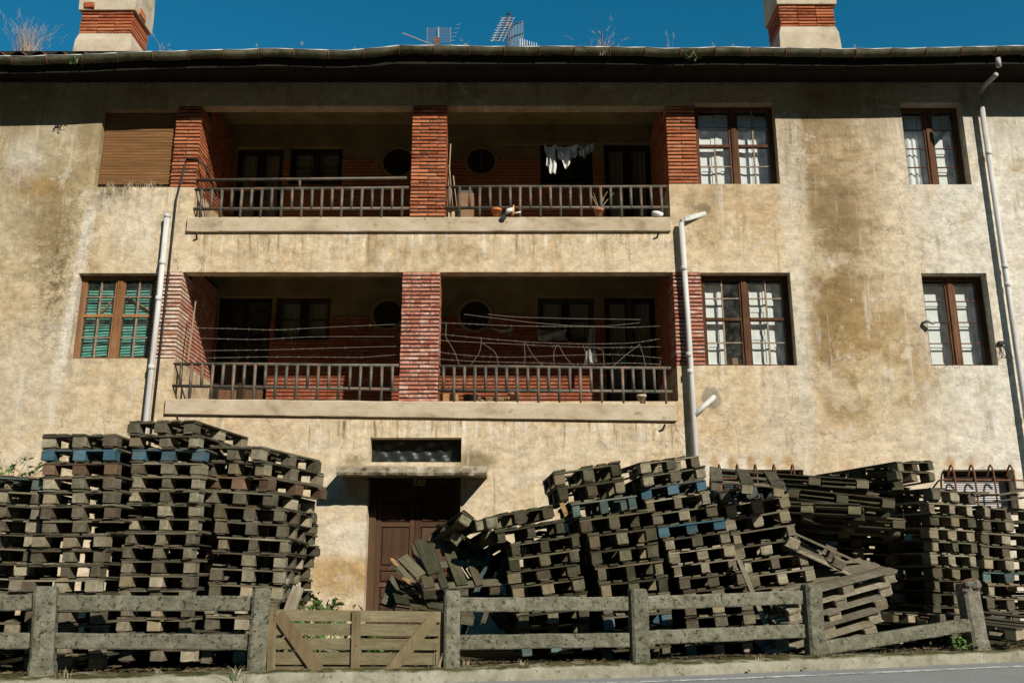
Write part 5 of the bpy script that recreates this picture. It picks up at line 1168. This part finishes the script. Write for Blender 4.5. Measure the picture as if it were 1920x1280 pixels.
ln_ = MB().tube([la - Vector((0.6, 0, 0)), la, la.lerp(lb, .5) - Vector((0, 0, .02)), lb, lb + Vector((0.85, 0, 0.02))], 0.004, 5).build('washing_line', M['wire']); tag(ln_, 'washing line under the upper right loggia ceiling', 'line')
garment('hanging_shirt', (at(1022, 272, LY), at(1043, 272, LY)), 0.50, 2.6, 'narrow white garment, leftmost of three on the upper washing line', M['cloth'], -0.03, hem=lambda s_: 1.0 if s_ > 0.35 else 0.72)
garment('hanging_cloth', (at(1040, 272, LY), at(1085, 272, LY)), 0.30, 3.4, 'bundled white cloth in the middle of the upper washing line', M['cloth'], -0.10, hem=lambda s_: 0.75 + 0.65*math.exp(-((s_-0.5)/0.22)**2))
garment('hanging_shirt', (at(1082, 271, LY), at(1114, 269, LY)), 0.22, 3.1, 'short greyish garment, rightmost on the upper washing line', M['cloth_mid'], -0.06, hem=lambda s_: 0.8 + 0.35*math.exp(-((s_-0.4)/0.2)**2))
for px in (1023, 1042, 1062, 1084, 1112):
    p = at(px, 270, LY); o = MB().box(-0.006, 0.006, -0.012, 0.012, -0.04, 0.02).build('clothes_peg', M['split']); o.location = p; tag(o, 'clothes peg on the upper washing line', 'peg', 'pegs on the upper washing line')
LY2 = 1.35
garment('hanging_cloth', (at(918, 612, LY2), at(962, 614, LY2)), 0.13, 1.5, 'grey cloth hung left in the lower right loggia', M['cloth_grey'], -0.1, hem=lambda s_: 0.4 + 0.8*s_)
garment('hanging_shirt', (at(1008, 617, LY2), at(1062, 617, LY2)), 0.20, 2.5, 'grey shirt hung in the middle of the lower right loggia', M['cloth_grey'])
garment('hanging_towel', (at(1103, 612, 1.2), at(1113, 612, 1.2)), 0.60, 1.5, 'narrow grey towel hung at the right of the lower right loggia', M['cloth_grey'], 0.08)

# barbed wire strands and bent wires above the lower railings
def strand(pts, Y, label, grp, name='barbed_wire', barbs=True, r=0.0032):
    P_ = [at(px, py, Y) for px, py in pts]; q = []
    for i in range(len(P_)-1):
        for u in range(6): q.append(P_[i].lerp(P_[i+1], u/6))
    q.append(P_[-1])
    for _ in range(3): q = [q[0]] + [(q[i-1]+q[i]*2+q[i+1])/4 for i in range(1, len(q)-1)] + [q[-1]]
    m = MB().tube(q, r, 5)
    if barbs:
        rg = random.Random(int(pts[0][1])); L = (q[-1]-q[0]).length; nb_ = int(L/0.11)
        for k in range(1, nb_):
            c = q[int(k*len(q)/nb_)]; dx, dz = rg.uniform(-.012, .012), rg.uniform(-.02, .02); m.tube([c - Vector((dx, 0, dz)), c + Vector((dx, 0, dz))], 0.003, 4)
    o = m.build(name, M['wire']); return tag(o, label, 'wire', grp)
lw = [[(371, 615), (440, 616), (520, 619), (600, 614), (740, 608)], [(376, 634), (480, 637), (580, 631), (738, 631)], [(384, 657), (500, 656), (600, 653), (741, 649)], [(387, 671), (480, 669), (600, 669), (680, 670), (741, 665)]]
for k, pts in enumerate(lw): strand(pts, 0.0, '%s barbed wire %s across the lower left loggia' % (ORD[k], '' if k == 0 else 'from the top'), 'barbed wires across the lower left loggia')
rw = [[(915, 589), (960, 594), (1060, 597), (1201, 599)], [(870, 589), (940, 598), (1010, 606), (1080, 611), (1140, 611), (1200, 605)], [(822, 605), (880, 607), (960, 611), (1030, 612), (1090, 612), (1180, 614), (1237, 611)],
      [(823, 626), (900, 634), (1000, 642), (1100, 645), (1190, 643), (1237, 635)], [(822, 638), (920, 643), (1040, 649), (1130, 652), (1237, 650)], [(822, 660), (880, 667), (960, 670), (1060, 666), (1160, 664), (1240, 671)], [(822, 673), (900, 678), (1000, 680), (1100, 683), (1180, 680), (1240, 683)]]
for k, pts in enumerate(rw): strand(pts, 0.0, '%s wire %s across the lower right loggia' % (ORD[k], '' if k == 0 else 'from the top'), 'wires across the lower right loggia', barbs=k > 1)
lo = [[(837, 605), (835, 632), (852, 658), (862, 687)], [(903, 636), (900, 660), (880, 688)], [(903, 642), (930, 660), (935, 687)], [(982, 642), (985, 665), (982, 687)], [(984, 640), (1000, 668), (1020, 688)], [(1045, 645), (1038, 660), (1039, 688)],
      [(1047, 646), (1060, 670), (1078, 688)], [(1093, 645), (1099, 665), (1094, 688)], [(1117, 652), (1131, 656), (1133, 688)], [(1200, 645), (1170, 668), (1148, 688)], [(1199, 645), (1206, 665), (1211, 690)], [(1239, 675), (1235, 690)]]
for k, pts in enumerate(lo): strand(pts, 0.005, 'bent thin wire rising from the lower right railing', 'bent wires on the lower right railing', 'bent_wire', False)
o = MB().tube([at(352, 680, 0.03), at(362, 600, 0.03), at(367, 565, 0.05)], 0.012, 6).build('pole', M['stem']); tag(o, 'thin pale pole standing in the lower left loggia', 'pole')
# clutter
for k, (a_, b_) in enumerate((((838, 404), (845, 270)), ((850, 404), (842, 310)), ((858, 404), (850, 330)))):
    o = MB().tube([at(*a_, 0.38), at(*b_, 0.30)], 0.010, 6).build('broom_stick', M['stem'], None, True); tag(o, '%s stick leaning behind the upper brick pillar' % ('longest', 'middle', 'shortest')[k], 'stick', 'sticks leaning behind the upper brick pillar')
    if k < 2: MB().lathe(tuple(at(*a_, 0.38)), [(0.05, -0.05), (0.045, 0.08), (0.012, 0.14)], 10).build('broom_head', M['straw'], o)
p, q = at(858, 404, 0.5), at(888, 362, 0.5)
cb = MB().box(p.x, q.x, 0.5, 0.78, p.z-0.12, q.z).build('cardboard_box', M['card']); tag(cb, 'brown cardboard box behind the upper brick pillar', 'box')
MB().box(p.x+0.02, q.x-0.02, 0.53, 0.76, q.z+0.002, q.z+0.06).build('blue_lid', M['blue'], cb)
p = at(882, 757, 0.3)
o = MB().lathe((0, 0, 0), [(0.085, 0), (0.11, 0.2), (0.118, 0.2), (0.118, 0.215), (0.1, 0.21), (0.08, 0.02)], 16).build('bucket', M['black'], None, True); o.location = (p.x, 0.3, ZLF + 0.15); tag(o, 'black bucket behind the lower right railing', 'bucket')
cr = MB().box(-0.14, 0.14, -0.1, 0.1, 0, 0.30); o = cr.build('wooden_crate', M['split']); o.location = (at(842, 750, 0.35).x, 0.42, ZLF + 0.1); tag(o, 'orange-brown crate next to the lower brick pillar', 'crate')
frg = random.Random(8)
for k in range(26):
    px = frg.uniform(890, 968); c = at(px, 748, 0.35); L = frg.uniform(0.10, 0.2); r_ = frg.uniform(0.016, 0.03)
    o = MB().tube([(-L, 0, 0), (0, frg.uniform(-.01, .01), 0), (L, 0, 0)], [r_, r_*1.1, r_*0.9], 5).build('firewood_log', M['firewood']); o.location = (c.x, 0.35 + frg.uniform(-0.12, 0.12), LL[2] - 0.06 + frg.uniform(0, 0.16) * math.sin((px-885)/90*math.pi))
    o.rotation_euler = (frg.uniform(-.3, .3), frg.uniform(-.4, .4), frg.uniform(-.8, .8)); tag(o, 'split stick in the firewood heap behind the lower right railing', 'firewood', 'firewood heap on the lower right loggia')

# ------------------------------------------------------------------ aerials on the roof
def aerial1():
    Y = 0.6; o = empty('tv_aerial'); tag(o, 'faint grid-shaped television aerial left of centre on the roof', 'aerial', 'television aerials on the roof')
    b, t = at(822, 110, Y), at(822, 52, Y); MB().tube([b, t], 0.014, 8).build('mast', M['alu'], o, True)
    q = at(818, 72, Y); MB().box(q.x-0.03, q.x+0.05, Y-0.03, Y+0.03, at(0, 92, Y).z, q.z).build('bracket', M['rust'], o)
    for k in range(9):
        py = 53 + k*3.2; MB().tube([at(800, py, Y+0.05), at(846, py, Y+0.05)], 0.0035, 5).build('grid_rod', M['alu'], o)
    for px in (801, 845): MB().tube([at(px, 52, Y+0.05), at(px, 80, Y+0.05)], 0.004, 5).build('grid_rod', M['alu'], o)
    MB().tube([at(754, 62, Y-0.5), at(815, 86, Y)], 0.009, 6).build('boom', M['alu'], o)
    for k in range(6):
        t_ = k/5; c = at(847, 82, Y).lerp(at(861, 44, Y), t_); MB().tube([c - Vector((0.05, 0, 0.03)), c + Vector((0.02, 0.1, 0.05))], 0.003, 5).build('dipole', M['alu'], o)
def aerial2():
    Y = 0.6; o = empty('tv_aerial'); tag(o, 'tall television aerial with zigzag white directors and grid reflector', 'aerial', 'television aerials on the roof')
    MB().tube([at(951, 112, Y), at(954, 27, Y)], 0.017, 8).build('mast', M['rust'], o, True); MB().tube([at(954, 29, Y), at(954, 25, Y)], 0.03, 8).build('mast_cap', M['black'], o)
    a, b = at(932, 77, Y-0.35), at(953, 33, Y); MB().tube([a, b], 0.010, 6).build('boom', M['black'], o)
    for k in range(10):
        c = a.lerp(b, k/9.5)
        for s_ in (-1, 1): MB().tube([c, c + Vector((s_*0.055, 0.03, 0.035)), c + Vector((s_*0.095, 0, -0.005)), c + Vector((s_*0.11, 0.02, 0.03))], 0.0075, 5).build('director', M['pipe'], o)
    for k in range(9):
        px = 957 + k*2.9; MB().tube([at(px, 46 - k*0.8, Y+0.15), at(px + 1, 86, Y+0.15)], 0.005, 5).build('reflector_rod', M['alu'], o)
    MB().tube([at(953, 55, Y), at(965, 45, Y+0.13), at(980, 42, Y+0.15)], 0.008, 5).build('reflector_arm', M['black'], o); MB().tube([at(951, 75, Y), at(964, 68, Y+0.13), at(981, 63, Y+0.15)], 0.008, 5).build('reflector_arm', M['black'], o)
    MB().tube([at(956, 76, Y+0.1), at(1008, 89, Y-0.2)], 0.006, 5).build('boom', M['alu'], o)
    for k in range(8):
        c = at(975 + k*4.4, 82 + k*0.9, Y-0.1); MB().tube([c - Vector((0, 0, 0.10)), c + Vector((0, 0, 0.10 - k*0.004))], 0.005, 5).build('dipole', M['alu'], o)
aerial1(); aerial2()

# ------------------------------------------------------------------ grass and weeds
def grass(name, base, n, h, spread, lean, mat, label, cat='grass', group=None, w_=0.006, seed=1, heads=0.0):
    rg = random.Random(seed); m = MB()
    for k in range(n):
        a_ = rg.uniform(0, 2*math.pi); r_ = spread*rg.random(); x, y = r_*math.cos(a_), r_*math.sin(a_)*0.6; hh = h*rg.uniform(0.35, 1.0)
        dx, dy = rg.gauss(0, lean)*hh, rg.gauss(0, lean)*hh; ww = w_*rg.uniform(.6, 1.3); px, py = math.cos(a_+1.5)*ww, math.sin(a_+1.5)*ww
        pts = [(x, y, 0), (x+dx*0.3, y+dy*0.3, hh*0.55), (x+dx, y+dy, hh*rg.uniform(0.85, 1.0))]
        vs = []
        for i, q in enumerate(pts):
            s_ = (1, 0.7, 0.15)[i]; vs += [(q[0]-px*s_, q[1]-py*s_, q[2]), (q[0]+px*s_, q[1]+py*s_, q[2])]
        m.add(vs, [(0,1,3,2), (2,3,5,4)])
        if rg.random() < heads:
            q = pts[2]
            for u in range(5):
                c = (q[0] - dx*0.05*u + rg.uniform(-.02, .02), q[1], q[2] - hh*0.05*u); m.add([(c[0]-.004, c[1], c[2]), (c[0]+.004, c[1], c[2]), (c[0]+rg.uniform(-.01, .01), c[1], c[2]+0.03)], [(0,1,2)])
    o = m.build(name, mat); o.location = base; return tag(o, label, cat, group)
YG = -OV + 0.06
M['straw_pale'] = simple('bleached_grass', [(0.3, (0.26, 0.20, 0.15)), (0.7, (0.42, 0.35, 0.28))], 9, 0.9, 0.0)
b = at(48, 106, YG + 0.3); grass('dry_grass_tuft', (b.x, YG+0.3, gz_mean + 0.03), 150, 0.72, 0.26, 0.30, M['straw_pale'], 'big tuft of dry grass on the roof left of the left chimney', 'grass', 'dry grass tufts growing in the gutter', 0.0035, 3, 0.5)
lab_g = {1130: ('spreading dry grass tuft in the gutter right of the aerials', 40, 0.48, 0.09, 0.75), 300: ('thin dry stalks in the gutter right of the left chimney', 12, 0.28, 0.12, 0.5), 482: ('few dry stalks in the gutter above the left loggia', 5, 0.2, 0.04, 0.3),
         1255: ('sparse dry stalks in the gutter above the right pier', 5, 0.36, 0.05, 0.1), 565: ('tiny dry sprig in the gutter between chimney and aerials', 5, 0.14, 0.03, 0.4), 668: ('tiny dry sprig in the gutter left of the grid aerial', 5, 0.12, 0.05, 0.3),
         1375: ('thin dry stalks in the gutter left of the right chimney', 9, 0.2, 0.08, 0.6), 1605: ('tiny dry sprig in the gutter right of the right chimney', 6, 0.11, 0.05, 0.3), 870: ('small dry sprig in the gutter between the two aerials', 6, 0.16, 0.03, 0.4)}
for i, (px, (lb_, n, h, sp, ln2)) in enumerate(lab_g.items()):
    x = at(px, 92, YG).x; grass('dry_grass_tuft', (x, YG, gut_z(x) - 0.05), n, h + 0.05, sp, ln2, M['straw_pale'], lb_, 'grass', 'dry grass tufts growing in the gutter', 0.003, 20 + i, 0.4)
def weed(name, base, n, h, spread, leaf, label, mat=None, seed=1, group=None, hang=False, cat='plant'):
    rg = random.Random(seed); root = empty(name, base); tag(root, label, cat, group); st, lf = MB(), MB()
    for k in range(n):
        a_ = rg.uniform(0, 2*math.pi); d = Vector((math.cos(a_)*spread*rg.uniform(.3, 1), math.sin(a_)*spread*0.5*rg.uniform(.3, 1), (-h if hang else h)*rg.uniform(.4, 1)))
        pts = [Vector((0, 0, 0)), d*0.4 + Vector((0, 0, d.z*0.2)), d]; st.tube(pts, [0.005, 0.004, 0.002], 5)
        for u in range(9):
            t = rg.uniform(0.25, 1.05); c = pts[1].lerp(pts[2], t) if t > .4 else pts[0].lerp(pts[1], t*2); c = c + Vector((rg.uniform(-.06, .06), rg.uniform(-.05, .05), rg.uniform(-.04, .05)))
            s_ = leaf*rg.uniform(.5, 1.2); e = Euler((rg.uniform(-1, 1), rg.uniform(-1, 1), rg.uniform(0, 6))).to_matrix()
            lf.add([c + e @ Vector(v) for v in ((-s_, 0, 0), (-s_*.2, -s_*.5, s_*.12), (s_, 0, 0), (-s_*.2, s_*.5, s_*.12))], [(0,1,2), (0,2,3)])
    st.build('stems', M['stem'], root); lf.build('leaves', mat or M['leaf'], root); return root
def gp(px, py, D): p = A(px, py, D); return p
p = gp(600, 1120, 10.9); weed('bramble', (p.x, p.y, 0.12), 26, 0.55, 0.5, 0.06, 'green bramble growing between the left stacks and the door', seed=2)
p = gp(610, 1140, 10.4); weed('bramble', (p.x, p.y, 0.02), 20, 0.4, 0.6, 0.06, 'low green weeds behind the gate below the bramble', seed=5)
p = gp(640, 1210, 9.9); weed('weed', (p.x, p.y, -0.05), 20, 0.3, 0.6, 0.05, 'green weeds seen through the gate slats', seed=6)
p = gp(20, 900, 11.5); weed('shrub', (p.x, p.y, p.z - 0.35), 30, 0.7, 0.75, 0.05, 'leafy green shrub behind the leftmost stack', seed=7, cat='shrub')
p = on_fence(1788, 1214); weed('weed', (p.x, p.y - 0.08, gz(p.x)), 9, 0.09, 0.22, 0.035, 'small bright green weed at the foot of the crumbled post', seed=8)
p = at(1300, 97, -OV); weed('gutter_fern', (p.x, -OV + 0.0, p.z), 5, 0.12, 0.10, 0.03, 'small green fern hanging from the gutter above the right pier', seed=9, hang=True)
p = at(148, 108, -OV); weed('gutter_fern', (p.x, -OV + 0.0, p.z), 5, 0.12, 0.10, 0.03, 'small green fern hanging from the gutter below the left chimney', seed=10, hang=True)
p = at(1132, 96, -OV); grass('dry_grass_tuft', (p.x, -OV - 0.01, p.z - 0.05), 22, 0.10, 0.12, 0.9, M['straw'], 'straw overhanging the gutter below the spreading tuft', 'grass', 'dry grass tufts growing in the gutter', 0.003, 44)
x0, x1, z0, z1 = W1
for k in range(3): grass('sill_grass', (x0 + 0.25 + 0.28*k, 0.06, z0), 80, 0.17, 0.2, 0.7, M['straw'], '%s of dry grass on the sill below the brown blind' % ('left clump', 'middle clump', 'right clump')[k], 'grass', 'dry grass on the blind window sill', 0.003, 50 + k)
x0 = W2[0]; weed('sill_moss', (x0 + 0.45, 0.19, W2[2] + 0.02), 10, 0.05, 0.3, 0.02, 'little green moss inside the sill of the green-blind window', seed=12)
p = on_fence(822, 1245); grass('dry_stalks', (p.x, p.y - 0.06, -0.12), 12, 0.45, 0.05, 0.12, M['stem'], 'dry brown stalks between the gate and the fence post', 'grass', None, 0.005, 61)
p = on_fence(452, 1275); grass('grass_tuft', (p.x, p.y - 0.26, -0.05), 26, 0.14, 0.14, 0.8, M['leaf'], 'small green grass tuft on the kerb by the gate post', 'grass', None, 0.004, 62)
kg = random.Random(15)
for k in range(14):
    px = 40 + k*140 + kg.uniform(-50, 50)
    if 480 < px < 860: continue
    p = on_fence(px, 1240); off = kg.uniform(-0.2, 0.22); q = fence_pt(p.x, off, -0.01)
    grass('kerb_grass', q, kg.randint(8, 24), kg.uniform(0.05, 0.11), 0.07, 0.7, kg.choice([M['leaf'], M['straw'], M['litter']]), 'small tuft of grass on the mossy kerb', 'grass', 'grass tufts along the kerb', 0.003, 70 + k)
lfr = random.Random(31)
for k, (px, py) in enumerate(((1380, 1268), (1482, 1264), (1110, 1240), (1560, 1226), (1620, 1222), (1660, 1220), (1700, 1216), (1740, 1212), (1870, 1205), (1895, 1203), (1600, 1215), (1720, 1210))):
    p = on_fence(px, py); s_ = lfr.uniform(0.03, 0.055); off = 0.30 if k < 2 else (0.12 if k == 2 else -0.05); q = fence_pt(p.x, off, -0.105 if k < 2 else 0.012)
    m = MB().add([(-s_, 0, 0.004), (-s_*.3, -s_*.5, 0.02), (s_*.4, -s_*.4, 0.012), (s_, 0, 0.006), (s_*.4, s_*.45, 0.022), (-s_*.3, s_*.5, 0.012)], [(0,1,4,5), (1,2,3,4)])
    o = m.build('dead_leaf', M['litter']); o.location = q; o.rotation_euler = (lfr.uniform(-.3, .3), lfr.uniform(-.3, .3), lfr.uniform(0, 6))
    tag(o, 'curled brown dead leaf lying %s' % ('on the road by the kerb' if k < 2 else 'on the kerb at the foot of the fence'), 'leaf', 'dead leaves on the road by the kerb' if k < 2 else 'dead leaves on the kerb')
m = MB(); lt = random.Random(6)
for k in range(2600):
    x = lt.uniform(3.2, 6.2) if k % 3 == 0 else lt.uniform(-5.5, 6); off = lt.gauss(-0.15, 0.16); s_ = lt.uniform(0.006, 0.03)
    c = fence_pt(x, min(off, 0.15), 0.008 + lt.random()*0.015); e = Euler((lt.uniform(-.4, .4), lt.uniform(-.4, .4), lt.uniform(0, 6))).to_matrix()
    m.add([c + e @ Vector(v) for v in ((-s_, -s_*.15, 0), (s_, -s_*.15, 0), (s_, s_*.15, 0.003), (-s_, s_*.2, 0.004))], [(0,1,2,3)])
tag(m.build('litter', M['litter']), 'dry litter of stalks and chips on the kerb', 'litter', kind='stuff')
